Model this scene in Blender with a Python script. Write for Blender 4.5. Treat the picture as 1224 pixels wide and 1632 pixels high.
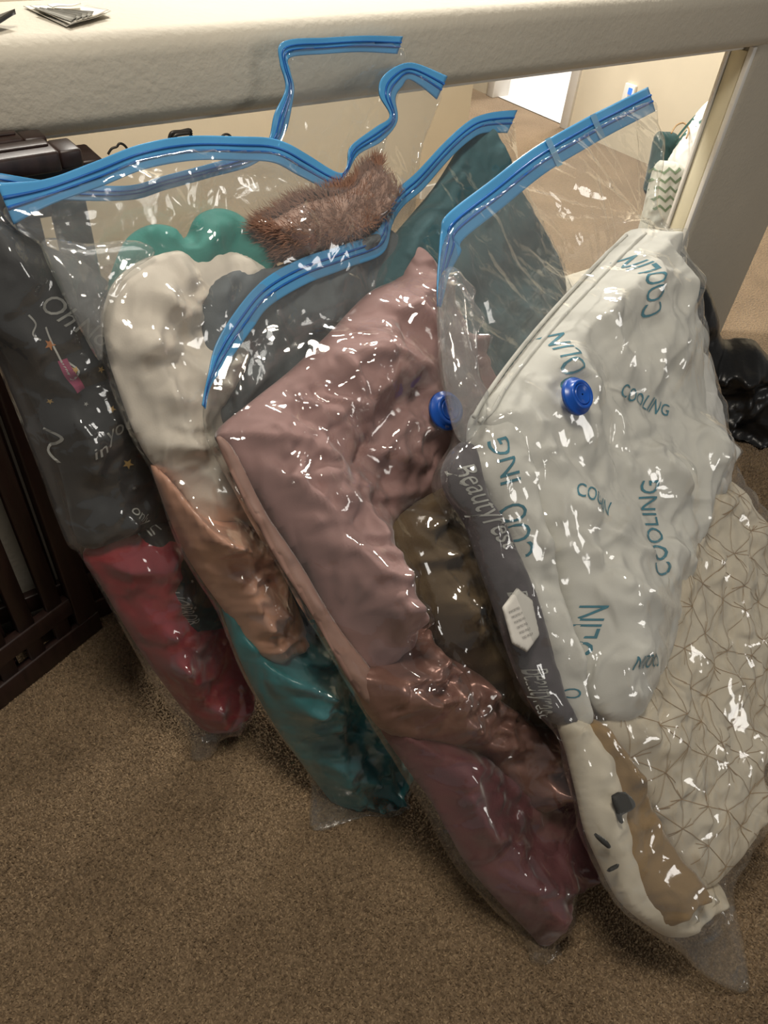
import bpy, bmesh, math, random
import numpy as np
from mathutils import Matrix, Vector

for o in list(bpy.data.objects):
    bpy.data.objects.remove(o)
scene = bpy.context.scene
COL = scene.collection
rng = np.random.RandomState(7)
random.seed(7)

# ------------------------------------------------------------------ camera
FPX, CAMH = 1180.0, 1.35
PITCH, ROLL, YAW = math.radians(44), math.radians(6), math.radians(40)
_fw = np.array([math.sin(YAW), math.cos(YAW), 0.0])
_ri = np.array([math.cos(YAW), -math.sin(YAW), 0.0])
CF = math.cos(PITCH) * _fw - math.sin(PITCH) * np.array([0, 0, 1.0])
_u = np.cross(_ri, CF)
CR = math.cos(ROLL) * _ri + math.sin(ROLL) * _u
CU = -math.sin(ROLL) * _ri + math.cos(ROLL) * _u
CPOS = np.array([0.0, 0.0, CAMH])
cam_d = bpy.data.cameras.new('camera')
cam_d.sensor_fit = 'VERTICAL'
cam_d.sensor_height = 24.0
cam_d.lens = 24.0 * FPX / 1632.0
cam_d.clip_start = 0.02
cam = bpy.data.objects.new('camera', cam_d)
M = Matrix.Identity(4)
for i in range(3):
    M[i][0], M[i][1], M[i][2], M[i][3] = CR[i], CU[i], -CF[i], CPOS[i]
cam.matrix_world = M
COL.objects.link(cam)
scene.camera = cam

# ------------------------------------------------------------------ world, lights, exposure
scene.view_settings.view_transform = 'Standard'
scene.view_settings.look = 'None'
scene.view_settings.gamma = 1.0
scene.view_settings.use_curve_mapping = False
scene.view_settings.exposure = 0.08
scene.cycles.transparent_max_bounces = 40
scene.cycles.max_bounces = 8
scene.cycles.caustics_reflective = False
scene.cycles.caustics_refractive = False
world = bpy.data.worlds.new('world')
scene.world = world
world.use_nodes = True
world.node_tree.nodes['Background'].inputs[0].default_value = (1.0, 0.96, 0.90, 1)
world.node_tree.nodes['Background'].inputs[1].default_value = 0.14


def area_light(name, loc, target, size, power, color, shape='DISK'):
    d = bpy.data.lights.new(name, 'AREA')
    d.shape = shape
    d.size = size
    d.energy = power
    d.color = color
    o = bpy.data.objects.new(name, d)
    o.location = loc
    o.rotation_euler = (Vector(target) - Vector(loc)).to_track_quat('-Z', 'Y').to_euler()
    COL.objects.link(o)
    return o


area_light('ceiling_lamp', (0.2, 0.5, 2.45), (0.4, 0.6, 0), 0.42, 20, (1.0, 0.91, 0.78))
area_light('window_behind', (1.75, -2.2, 1.65), (0.6, 0.8, 0.6), 0.8, 13.5, (1.0, 0.96, 0.90), 'SQUARE')
area_light('hall_lamp', (1.0, 2.25, 2.35), (1.8, 2.2, 0), 0.4, 60, (1.0, 0.95, 0.86))
area_light('hall_fill_far', (3.0, 2.9, 2.4), (3.0, 2.8, 0), 0.4, 75, (1.0, 0.95, 0.87))  # added fill that brightens the hall carpet and right wall, not a fixture
area_light('window_daylight', (5.6, 3.75, 1.5), (3.0, 3.1, 0.0), 1.0, 60, (1.0, 0.97, 0.95))

# ------------------------------------------------------------------ pixel rays, planes
WY = 1.152          # front face of the half wall
CAPZ = 1.09
OPEN_TOP, OPEN_SILL, OPEN_X1 = 0.966, 0.42, 2.04
WALL_END = 2.50


def ray(x, y):
    return CF + CR * ((x - 612) / FPX) + CU * ((816 - y) / FPX)


def at_z(x, y, z=0.0):
    d = ray(x, y)
    return CPOS + d * ((z - CAMH) / d[2])


def at_y(x, y, Y):
    d = ray(x, y)
    return CPOS + d * (Y / d[1])


def at_x(x, y, X):
    d = ray(x, y)
    return CPOS + d * (X / d[0])


class Plane:
    def __init__(s, a, b, c, off=0.0):
        n = np.cross(b - a, c - a)
        n /= np.linalg.norm(n)
        if n @ (CPOS - a) < 0:
            n = -n
        s.n = n
        s.o = a + n * off
        e2 = np.array([0, 0, 1.0]) - n * n[2]
        if np.linalg.norm(e2) < 1e-3:
            e2 = np.array([0, 1.0, 0]) - n * n[1]
        s.e2 = e2 / np.linalg.norm(e2)
        s.e1 = np.cross(s.e2, n)

    def hit(s, x, y, h=0.0):
        d = ray(x, y)
        o = s.o + s.n * h
        return CPOS + d * (((o - CPOS) @ s.n) / (d @ s.n))

    def uv(s, x, y, h=0.0):
        p = s.hit(x, y, h) - s.o
        return np.array([p @ s.e1, p @ s.e2])

    def world(s, u, v, h):
        u = np.asarray(u)[..., None]
        v = np.asarray(v)[..., None]
        h = np.asarray(h)[..., None]
        return s.o + u * s.e1 + v * s.e2 + h * s.n


# ------------------------------------------------------------------ noise
_perm = rng.permutation(1024)
_perm = np.concatenate([_perm, _perm, _perm])
_ang = rng.rand(1024) * 2 * np.pi
_G = np.stack([np.cos(_ang), np.sin(_ang)], -1)
_J = rng.rand(1024, 2)


def _hash(ix, iy):
    return _perm[_perm[ix & 1023] + (iy & 1023)]


def perlin(x, y):
    xi = np.floor(x).astype(int)
    yi = np.floor(y).astype(int)
    xf = x - xi
    yf = y - yi
    s = xf * xf * xf * (xf * (xf * 6 - 15) + 10)
    t = yf * yf * yf * (yf * (yf * 6 - 15) + 10)

    def g(dx, dy):
        gr = _G[_hash(xi + dx, yi + dy)]
        return gr[..., 0] * (xf - dx) + gr[..., 1] * (yf - dy)
    a = g(0, 0) * (1 - s) + g(1, 0) * s
    b = g(0, 1) * (1 - s) + g(1, 1) * s
    return (a * (1 - t) + b * t) * 1.4


def voro(x, y):
    xi = np.floor(x).astype(int)
    yi = np.floor(y).astype(int)
    f1 = np.full(x.shape, 9.0)
    f2 = np.full(x.shape, 9.0)
    for dx in (-1, 0, 1):
        for dy in (-1, 0, 1):
            j = _J[_hash(xi + dx, yi + dy)]
            d = np.hypot(xi + dx + j[..., 0] - x, yi + dy + j[..., 1] - y)
            f2 = np.where(d < f1, f1, np.minimum(f2, d))
            f1 = np.minimum(f1, d)
    return f1, f2


def folds(u, v, scale, ang=90.0, stretch=2.5, seed=0.0, sharp=1.0):
    """ridged fabric folds running along direction ang (degrees), about 0..1"""
    a = math.radians(ang)
    p = (u * math.cos(a) + v * math.sin(a)) / (scale * stretch)
    q = (-u * math.sin(a) + v * math.cos(a)) / scale
    wx = perlin(p * .9 + seed * 3.1, q * .45 + 7.7 + seed)
    wy = perlin(p * .8 + 31.3 + seed, q * .5 + 1.9 + seed * 2)
    p2 = p + wx * .7
    q2 = q + wy * 1.1
    r = 1 - np.abs(perlin(p2 + seed * 1.7, q2 + 11.1 + seed))
    r2 = 1 - np.abs(perlin(p2 * 2.1 + 5 + seed, q2 * 2.1 + seed * 2.3))
    return (r ** (1.6 * sharp)) * .72 + (r2 ** (1.8 * sharp)) * .28


def crumple(u, v, scale, ang=90.0, stretch=1.8, seed=0.0):
    """pinched creases of plastic film, about 0..1"""
    a = math.radians(ang)
    p = (u * math.cos(a) + v * math.sin(a)) / (scale * stretch)
    q = (-u * math.sin(a) + v * math.cos(a)) / scale
    p2 = p + .5 * perlin(p * 1.3 + seed, q * 1.1 + 3 + seed)
    q2 = q + .5 * perlin(p * 1.2 + 9 + seed, q * 1.4 + seed)
    f1, f2 = voro(p2 + seed * 13.7, q2 + seed * 5.3)
    rid = np.exp(-((f2 - f1) / .13) ** 1.2)
    return .55 * f1 + .45 * rid * np.clip(perlin(p * .7 + seed, q * .7) + .6, 0, 1.2)


class Creases:
    """many sharp, tapering creases scattered over a sheet, running roughly along ang (degrees)"""

    def __init__(s, seed, n, area, ang=90.0, spread=35.0, length=(.04, .18), width=(.008, .02), amp=(.004, .012), pinch=()):
        r = np.random.RandomState(int(seed * 101) % 100000)
        lo, hi = area
        s.c = []
        for _ in range(n):
            a = math.radians(ang + r.normal(0, spread))
            L = r.uniform(*length)
            s.c.append((r.uniform(lo[0], hi[0]), r.uniform(lo[1], hi[1]), math.cos(a), math.sin(a), L,
                        r.uniform(*width), r.uniform(*amp) * (1 if r.rand() < .72 else -.7), r.normal(0, 1.1), r.uniform(.35, 1.0)))
        for (pu, pv, k, a0, a1, Lp, ap) in pinch:
            for i in range(k):
                a = math.radians(a0 + (a1 - a0) * (i + r.uniform(.1, .9)) / k)
                L = Lp * r.uniform(.5, 1.1)
                s.c.append((pu + math.cos(a) * L * .55, pv + math.sin(a) * L * .55, math.cos(a), math.sin(a), L,
                            r.uniform(.006, .013), ap * r.uniform(.5, 1.2), r.normal(0, .3), r.uniform(.4, 1)))

    def __call__(s, u, v):
        h = np.zeros(len(u))
        for (cu, cv, ca, sa, L, w, a, bend, asym) in s.c:
            du, dv = u - cu, v - cv
            R = .5 * L + 3 * w
            m = np.nonzero((np.abs(du) < R) & (np.abs(dv) < R))[0]
            if not len(m):
                continue
            t = (du[m] * ca + dv[m] * sa) / (.5 * L)
            q = (-du[m] * sa + dv[m] * ca) / w + bend * (t * t - .3)
            q = np.where(q > 0, q * asym, q)
            tap = np.clip(1 - t * t, 0, 1)
            h[m] += a * tap * (np.exp(-np.sqrt(q * q + .06)) * 1.15)
        return h


# ------------------------------------------------------------------ materials
def srgb(r, g, b):
    def f(c):
        c /= 255.0
        return c / 12.92 if c <= .04045 else ((c + .055) / 1.055) ** 2.4
    return (f(r), f(g), f(b), 1.0)


class NT:
    def __init__(s, name):
        s.m = bpy.data.materials.new(name)
        s.m.use_nodes = True
        s.t = s.m.node_tree
        s.t.nodes.clear()
        s.out = s.n('ShaderNodeOutputMaterial')

    def n(s, typ, **kw):
        x = s.t.nodes.new(typ)
        for k, v in kw.items():
            setattr(x, k, v)
        return x

    def l(s, a, b):
        s.t.links.new(a, b)

    def math(s, op, a, b=None):
        x = s.n('ShaderNodeMath', operation=op)
        for i, q in enumerate((a, b)):
            if q is None:
                continue
            if isinstance(q, (int, float)):
                x.inputs[i].default_value = q
            else:
                s.l(q, x.inputs[i])
        return x.outputs[0]


def mat_basic(name, col, rough=.6, var=.12, nscale=20.0, bump=0.0, bscale=200.0, bdist=.002, sheen=0.0,
              metallic=0.0, spec=.5, col2=None, stretch=None, coat=0.0, crease=0.0, cscale=13.0):
    t = NT(name)
    p = t.n('ShaderNodeBsdfPrincipled')
    p.inputs['Roughness'].default_value = rough
    p.inputs['Metallic'].default_value = metallic
    p.inputs['Specular IOR Level'].default_value = spec
    p.inputs['Coat Weight'].default_value = coat
    p.inputs['Coat Roughness'].default_value = .1
    if sheen:
        p.inputs['Sheen Weight'].default_value = sheen
        p.inputs['Sheen Roughness'].default_value = .4
    tc = t.n('ShaderNodeTexCoord')
    vec = tc.outputs['Object']
    if stretch:
        mp = t.n('ShaderNodeMapping')
        mp.inputs['Scale'].default_value = stretch
        t.l(vec, mp.inputs['Vector'])
        vec = mp.outputs[0]
    no = t.n('ShaderNodeTexNoise')
    no.inputs['Scale'].default_value = nscale
    no.inputs['Detail'].default_value = 5
    t.l(vec, no.inputs['Vector'])
    mx = t.n('ShaderNodeMix', data_type='RGBA')
    c = np.array(col[:3])
    d = np.array(col2[:3]) if col2 else c * (1 + var)
    mx.inputs['A'].default_value = tuple(c * (1 - var) if not col2 else c) + (1,)
    mx.inputs['B'].default_value = tuple(d) + (1,)
    rmp = t.n('ShaderNodeMapRange')
    rmp.inputs[1].default_value = .3
    rmp.inputs[2].default_value = .7
    t.l(no.outputs['Fac'], rmp.inputs[0])
    t.l(rmp.outputs[0], mx.inputs['Factor'])
    t.l(mx.outputs['Result'], p.inputs['Base Color'])
    if bump:
        nb = t.n('ShaderNodeTexNoise')
        nb.inputs['Scale'].default_value = bscale
        nb.inputs['Detail'].default_value = 4
        t.l(vec, nb.inputs['Vector'])
        b = t.n('ShaderNodeBump')
        b.inputs['Strength'].default_value = bump
        b.inputs['Distance'].default_value = bdist
        t.l(nb.outputs['Fac'], b.inputs['Height'])
        if crease:
            rg = t.n('ShaderNodeTexNoise', noise_type='RIDGED_MULTIFRACTAL')
            mpc = t.n('ShaderNodeMapping')
            mpc.inputs['Rotation'].default_value = (0, .35, .2)
            mpc.inputs['Scale'].default_value = (1.0, 1.0, .5)
            t.l(tc.outputs['Object'], mpc.inputs['Vector'])
            t.l(mpc.outputs[0], rg.inputs['Vector'])
            rg.inputs['Scale'].default_value = cscale
            rg.inputs['Detail'].default_value = 2.0
            rg.inputs['Roughness'].default_value = .45
            rg.inputs['Distortion'].default_value = .5
            b2 = t.n('ShaderNodeBump')
            b2.inputs['Strength'].default_value = crease
            b2.inputs['Distance'].default_value = .014
            t.l(rg.outputs['Fac'], b2.inputs['Height'])
            t.l(b.outputs[0], b2.inputs['Normal'])
            b = b2
        t.l(b.outputs[0], p.inputs['Normal'])
    t.l(p.outputs[0], t.out.inputs[0])
    return t.m


def mat_film(name, haze=.042, refl=.085, rough=.085, tint=(.965, .97, .965), bump=.26, bscale=20.0):
    """thin clear plastic: see-through, Fresnel-like gloss and a little milky haze"""
    t = NT(name)
    tc = t.n('ShaderNodeTexCoord')
    v1 = t.n('ShaderNodeTexVoronoi', feature='DISTANCE_TO_EDGE')
    v1.inputs['Scale'].default_value = bscale
    nz = t.n('ShaderNodeTexNoise')
    nz.inputs['Scale'].default_value = bscale * .45
    nz.inputs['Detail'].default_value = 3
    t.l(tc.outputs['Object'], nz.inputs['Vector'])
    mixv = t.n('ShaderNodeMix', data_type='RGBA')
    mixv.inputs['Factor'].default_value = .12
    t.l(tc.outputs['Object'], mixv.inputs['A'])
    t.l(nz.outputs['Color'], mixv.inputs['B'])
    t.l(mixv.outputs['Result'], v1.inputs['Vector'])
    rd = t.n('ShaderNodeTexNoise', noise_type='RIDGED_MULTIFRACTAL')
    mpf = t.n('ShaderNodeMapping')
    mpf.inputs['Rotation'].default_value = (.1, .3, .3)
    mpf.inputs['Scale'].default_value = (1.0, 1.0, .45)
    t.l(tc.outputs['Object'], mpf.inputs['Vector'])
    t.l(mpf.outputs[0], rd.inputs['Vector'])
    rd.inputs['Scale'].default_value = bscale * 1.0
    rd.inputs['Detail'].default_value = 1.2
    rd.inputs['Distortion'].default_value = .6
    hsum = t.math('ADD', t.math('MINIMUM', v1.outputs['Distance'], .12), t.math('MULTIPLY', rd.outputs['Fac'], .9))
    b = t.n('ShaderNodeBump')
    b.inputs['Strength'].default_value = bump
    b.inputs['Distance'].default_value = .012
    t.l(hsum, b.inputs['Height'])
    lw = t.n('ShaderNodeLayerWeight')
    lw.inputs['Blend'].default_value = .5
    t.l(b.outputs[0], lw.inputs['Normal'])
    f5 = t.math('POWER', lw.outputs['Facing'], 4.0)
    fr = t.math('ADD', t.math('MULTIPLY', f5, .55), refl)
    tr = t.n('ShaderNodeBsdfTransparent')
    tr.inputs[0].default_value = tint + (1,)
    df = t.n('ShaderNodeBsdfDiffuse')
    df.inputs[0].default_value = (.85, .86, .86, 1)
    gl = t.n('ShaderNodeBsdfGlossy')
    gl.inputs['Roughness'].default_value = rough
    gl.inputs[0].default_value = (1, 1, 1, 1)
    t.l(b.outputs[0], gl.inputs['Normal'])
    m1 = t.n('ShaderNodeMixShader')
    m1.inputs[0].default_value = haze
    t.l(tr.outputs[0], m1.inputs[1])
    t.l(df.outputs[0], m1.inputs[2])
    m2 = t.n('ShaderNodeMixShader')
    t.l(fr, m2.inputs[0])
    t.l(m1.outputs[0], m2.inputs[1])
    t.l(gl.outputs[0], m2.inputs[2])
    t.l(m2.outputs[0], t.out.inputs[0])
    return t.m


def mat_strip(name, col, alpha=.82):
    t = NT(name)
    p = t.n('ShaderNodeBsdfPrincipled')
    p.inputs['Base Color'].default_value = col
    p.inputs['Roughness'].default_value = .22
    tr = t.n('ShaderNodeBsdfTransparent')
    tr.inputs[0].default_value = tuple(min(1, c * 1.5 + .2) for c in col[:3]) + (1,)
    m = t.n('ShaderNodeMixShader')
    m.inputs[0].default_value = alpha
    t.l(tr.outputs[0], m.inputs[1])
    t.l(p.outputs[0], m.inputs[2])
    t.l(m.outputs[0], t.out.inputs[0])
    return t.m


MAT = {}
MAT['wall'] = mat_basic('painted_drywall', srgb(192, 185, 170), .75, .03, 6, .35, 95, .004)
MAT['wall_far'] = mat_basic('hall_paint', srgb(214, 203, 180), .8, .03, 4, .1, 90, .003)
MAT['white_trim'] = mat_basic('white_trim_paint', srgb(232, 230, 224), .45, .03, 10)
MAT['jamb'] = mat_basic('jamb_paint', srgb(226, 219, 192), .7, .03, 8)
MAT['film'] = mat_film('clear_plastic_film')
MAT['film_tight'] = mat_film('clear_plastic_film_tight', haze=.012, refl=.08, rough=.07, bump=.30, bscale=18)
MAT['film_fold'] = mat_film('milky_film_fold', haze=.075, refl=.09, rough=.10, bump=.1)
MAT['strip'] = mat_strip('blue_zip_plastic', srgb(88, 164, 216))
MAT['strip_dark'] = mat_strip('blue_zip_plastic_deep', srgb(38, 100, 178), .95)
MAT['slider'] = mat_strip('milky_clip_plastic', srgb(150, 190, 220), .55)
MAT['valve'] = mat_basic('blue_valve_plastic', srgb(18, 78, 170), .3, .05, 30)
MAT['crib'] = mat_basic('espresso_wood', srgb(44, 28, 24), .42, .35, 6, .08, 60, .002, stretch=(12, 12, 1.2))
MAT['teal_print'] = mat_basic('teal_print', srgb(40, 120, 140), .7, .15, 60)
MAT['grey_print'] = mat_basic('pale_print', srgb(165, 165, 160), .7, .1, 60)
MAT['gold_print'] = mat_basic('gold_print', srgb(185, 150, 85), .6, .15, 60)
MAT['pink_print'] = mat_basic('pink_print', srgb(140, 50, 85), .7, .15, 60)
MAT['orange_print'] = mat_basic('orange_print', srgb(176, 112, 60), .7, .15, 60)
MAT['thread'] = mat_basic('tan_thread', srgb(160, 132, 96), .6, .2, 90)


def fabric(name, rgb, rough=.7, var=.1, sheen=.2, bump=.25, bscale=420, spec=.3, nscale=14, metallic=0.0, rgb2=None, crease=.9, cscale=23.0):
    return mat_basic(name, srgb(*rgb), rough, var, nscale, bump, bscale, .0015, sheen, metallic, spec,
                     srgb(*rgb2) if rgb2 else None, crease=crease, cscale=cscale)


# ------------------------------------------------------------------ object helpers
def mesh_obj(name, verts, faces, mat, parent=None, smooth=True):
    me = bpy.data.meshes.new(name)
    verts = np.asarray(verts, dtype=float)
    if isinstance(faces, np.ndarray):
        nf, w = faces.shape
        me.vertices.add(len(verts))
        me.vertices.foreach_set('co', verts.ravel())
        me.loops.add(nf * w)
        me.loops.foreach_set('vertex_index', faces.ravel().astype(np.int32))
        me.polygons.add(nf)
        me.polygons.foreach_set('loop_start', np.arange(nf, dtype=np.int32) * w)
        me.polygons.foreach_set('loop_total', np.full(nf, w, dtype=np.int32))
        me.update(calc_edges=True)
    else:
        me.from_pydata(verts.tolist(), [], [tuple(int(i) for i in f) for f in faces])
        me.update()
    if smooth:
        me.polygons.foreach_set('use_smooth', [True] * len(me.polygons))
    o = bpy.data.objects.new(name, me)
    if mat is not None:
        me.materials.append(mat)
    COL.objects.link(o)
    if parent is not None:
        o.parent = parent
        o.matrix_parent_inverse = parent.matrix_basis.inverted()
    return o


def tag(o, label, cat, group=None, kind=None):
    if label:
        o['label'] = label
    if cat:
        o['category'] = cat
    if group:
        o['group'] = group
    if kind:
        o['kind'] = kind
    return o


def empty(name, loc):
    o = bpy.data.objects.new(name, None)
    o.empty_display_size = .05
    o.location = tuple(float(c) for c in loc)
    COL.objects.link(o)
    return o


def structure(o):
    o['kind'] = 'structure'
    return o


def box_bm(bm, x0, x1, y0, y1, z0, z1):
    vs = [bm.verts.new((x, y, z)) for x in (x0, x1) for y in (y0, y1) for z in (z0, z1)]
    for f in ((0, 1, 3, 2), (4, 6, 7, 5), (0, 4, 5, 1), (2, 3, 7, 6), (0, 2, 6, 4), (1, 5, 7, 3)):
        bm.faces.new([vs[i] for i in f])
    return vs


def box(name, x0, x1, y0, y1, z0, z1, mat, parent=None, bevel=0.0, seg=3, basis=None):
    """box; basis = (origin, ex, ey, ez) places it in a local frame"""
    bm = bmesh.new()
    box_bm(bm, x0, x1, y0, y1, z0, z1)
    bmesh.ops.recalc_face_normals(bm, faces=bm.faces)
    if bevel:
        bmesh.ops.bevel(bm, geom=list(bm.edges), offset=bevel, segments=seg, affect='EDGES', profile=.5)
    if basis:
        o_, ex, ey, ez = (np.array(q, float) for q in basis)
        for v in bm.verts:
            v.co = Vector(o_ + ex * v.co.x + ey * v.co.y + ez * v.co.z)
    me = bpy.data.meshes.new(name)
    bm.to_mesh(me)
    bm.free()
    me.materials.append(mat)
    if bevel:
        me.polygons.foreach_set('use_smooth', [True] * len(me.polygons))
        try:
            me.set_sharp_from_angle(angle=math.radians(50))
        except Exception:
            pass
    o = bpy.data.objects.new(name, me)
    COL.objects.link(o)
    if parent is not None:
        o.parent = parent
        o.matrix_parent_inverse = parent.matrix_basis.inverted()
    return o


def tube(name, pts, r, mat, parent=None, n=8, closed=False, taper=None):
    pts = np.asarray(pts, float)
    m = len(pts)
    V, Fc = [], []
    for i in range(m):
        t = pts[min(i + 1, m - 1)] - pts[max(i - 1, 0)]
        t /= np.linalg.norm(t) + 1e-9
        a = np.cross(t, [0, 0, 1.0])
        if np.linalg.norm(a) < .1:
            a = np.cross(t, [0, 1.0, 0])
        a /= np.linalg.norm(a)
        b = np.cross(t, a)
        rr = r * (taper[i] if taper is not None else 1)
        for k in range(n):
            w = 2 * np.pi * k / n
            V.append(pts[i] + rr * (a * math.cos(w) + b * math.sin(w)))
    for i in range(m - 1):
        for k in range(n):
            Fc.append((i * n + k, i * n + (k + 1) % n, (i + 1) * n + (k + 1) % n, (i + 1) * n + k))
    Fc.append(tuple(range(n))[::-1])
    Fc.append(tuple((m - 1) * n + k for k in range(n)))
    return mesh_obj(name, V, Fc, mat, parent)


# ------------------------------------------------------------------ outlines and cushions
def spline(pts, closed=True, k=6):
    P = np.asarray(pts, float)
    n = len(P)
    out = []
    for i in range(n if closed else n - 1):
        if closed:
            a, b, c, d = P[(i - 1) % n], P[i], P[(i + 1) % n], P[(i + 2) % n]
        else:
            a, b, c, d = P[max(i - 1, 0)], P[i], P[i + 1], P[min(i + 2, n - 1)]
        for j in range(k):
            t = j / k
            out.append(.5 * ((2 * b) + (c - a) * t + (2 * a - 5 * b + 4 * c - d) * t * t + (3 * b - a - 3 * c + d) * t ** 3))
    if not closed:
        out.append(P[-1])
    return np.array(out)


def sdist(P, poly):
    """signed distance (inside > 0) and the nearest outline point"""
    n = len(poly)
    best = np.full(len(P), 1e9)
    near = np.zeros((len(P), 2))
    inside = np.zeros(len(P), bool)
    for i in range(n):
        a, b = poly[i], poly[(i + 1) % n]
        e = b - a
        L = e @ e
        if L < 1e-14:
            continue
        t = np.clip(((P - a) @ e) / L, 0, 1)
        q = a + t[:, None] * e
        d = ((P - q) ** 2).sum(1)
        m = d < best
        best[m] = d[m]
        near[m] = q[m]
        c = (a[1] > P[:, 1]) != (b[1] > P[:, 1])
        if e[1] != 0:
            xx = a[0] + (P[:, 1] - a[1]) * e[0] / e[1]
            inside ^= c & (P[:, 0] < xx)
    best = np.sqrt(best)
    return np.where(inside, best, -best), near


def outline_uv(plane, px, h=0.0, k=6):
    s = spline(px, True, k)
    return np.array([plane.uv(x, y, h) for x, y in s])


def lattice(poly, step):
    lo = poly.min(0) - step * 1.5
    hi = poly.max(0) + step * 1.5
    nx = int((hi[0] - lo[0]) / step) + 1
    ny = int((hi[1] - lo[1]) / step) + 1
    gx, gy = np.meshgrid(lo[0] + np.arange(nx) * step, lo[1] + np.arange(ny) * step, indexing='ij')
    P = np.stack([gx.ravel(), gy.ravel()], -1)
    sd, near = sdist(P, poly)
    idx = np.arange(nx * ny).reshape(nx, ny)
    q = np.stack([idx[:-1, :-1], idx[1:, :-1], idx[1:, 1:], idx[:-1, 1:]], -1).reshape(-1, 4)
    ok = (sd[q] > -.7 * step).all(1) & (sd[q].mean(1) > -.05 * step)
    q = q[ok]
    # outer ring
    cnt = np.zeros(nx * ny, int)
    np.add.at(cnt, q.ravel(), 1)
    ring = (cnt > 0) & (cnt < 4)
    P2 = P.copy()
    P2[ring] = near[ring]
    sd2 = np.maximum(sd, 0)
    sd2[ring] = 0
    return P2, sd2, q, ring, (nx, ny)


def two_sided(name, plane, P, quads, ring, hf, hb, mat, parent=None, zmin=.004):
    used = np.unique(quads)
    remap = -np.ones(len(P), int)
    remap[used] = np.arange(len(used))
    W = plane.world(P[used, 0], P[used, 1], hf[used])
    inner = used[~ring[used]]
    remap_b = remap.copy()
    remap_b[inner] = len(used) + np.arange(len(inner))
    Wb = plane.world(P[inner, 0], P[inner, 1], hb[inner])
    V = np.concatenate([W, Wb])
    V[:, 2] = np.maximum(V[:, 2], zmin)
    V[:, 1] = np.minimum(V[:, 1], WY - .004) if plane.o[1] < WY and not getattr(plane, 'free', False) else V[:, 1]
    F1 = remap[quads]
    F2 = remap_b[quads][:, ::-1]
    allring = ring[quads].all(1)
    return mesh_obj(name, V, np.concatenate([F1, F2[~allring]]), mat, parent)


class Cushion:
    """a soft thing lying in a leaning plane: outline, rounded rim, folds; real thickness front and back"""

    def __init__(s, name, plane, px, mat, tf=.03, tb=.03, base=0.0, R=.05, wr=None, step=.004, parent=None, k=5):
        s.plane, s.tf, s.tb, s.base, s.R, s.wr = plane, tf * .85, tb, base, R, wr
        s.poly = outline_uv(plane, px, base, k)
        if isinstance(wr, dict):
            w = dict(wr)
            dens = w.pop('dens', 900)
            lo_, hi_ = s.poly.min(0), s.poly.max(0)
            ar = (hi_ - lo_)
            sd_ = w.pop('seed')
            kf = w.pop('fine', .5)
            big = Creases(sd_, int(dens * ar[0] * ar[1]) + 4, (lo_, hi_), **w)
            w2 = dict(w)
            w2['spread'] = 45
            w2['length'] = (.025, .085)
            w2['width'] = (.0045, .009)
            w2['amp'] = tuple(q * kf for q in w['amp'])
            fine = Creases(sd_ + .5, int(1500 * ar[0] * ar[1]) + 4, (lo_, hi_), **w2)
            s.wr = lambda u, v: big(u, v) + fine(u, v)
        P, sd, q, ring, sh = lattice(s.poly, step)
        hf, hb = s.heights(P, sd)
        hf[ring] = base
        s.grid = (s.poly.min(0) - step * 1.5, step, hf.reshape(sh))
        s.obj = two_sided(name, plane, P, q, ring, hf, hb, mat, parent)

    def heights(s, P, sd):
        e = np.clip(sd / s.R, 0, 1)
        prof = np.sqrt(np.maximum(0, 1 - (1 - e) ** 2))
        hf = s.base + s.tf * prof
        if s.wr:
            hf = hf + s.wr(P[:, 0], P[:, 1]) * np.clip(e * 1.6, 0, 1)
        hb = s.base - s.tb * prof
        return hf, hb

    def surf(s, P):
        """height of the built mesh at P"""
        lo, st, H = s.grid
        t = (P - lo) / st
        i = np.clip(np.floor(t).astype(int), 0, np.array(H.shape) - 2)
        f = np.clip(t - i, 0, 1)
        a, b = i[:, 0], i[:, 1]
        return (H[a, b] * (1 - f[:, 0]) + H[a + 1, b] * f[:, 0]) * (1 - f[:, 1]) + (H[a, b + 1] * (1 - f[:, 0]) + H[a + 1, b + 1] * f[:, 0]) * f[:, 1]

    def eval(s, P):
        hf = np.full(len(P), s.base)
        hb = hf.copy()
        ins = np.zeros(len(P), bool)
        m = np.nonzero(((P >= s.poly.min(0)) & (P <= s.poly.max(0))).all(1))[0]
        if len(m):
            sd, _ = sdist(P[m], s.poly)
            hf[m], hb[m] = s.heights(P[m], np.maximum(sd, 0))
            ins[m] = sd > 0
        return hf, hb, ins


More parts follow.
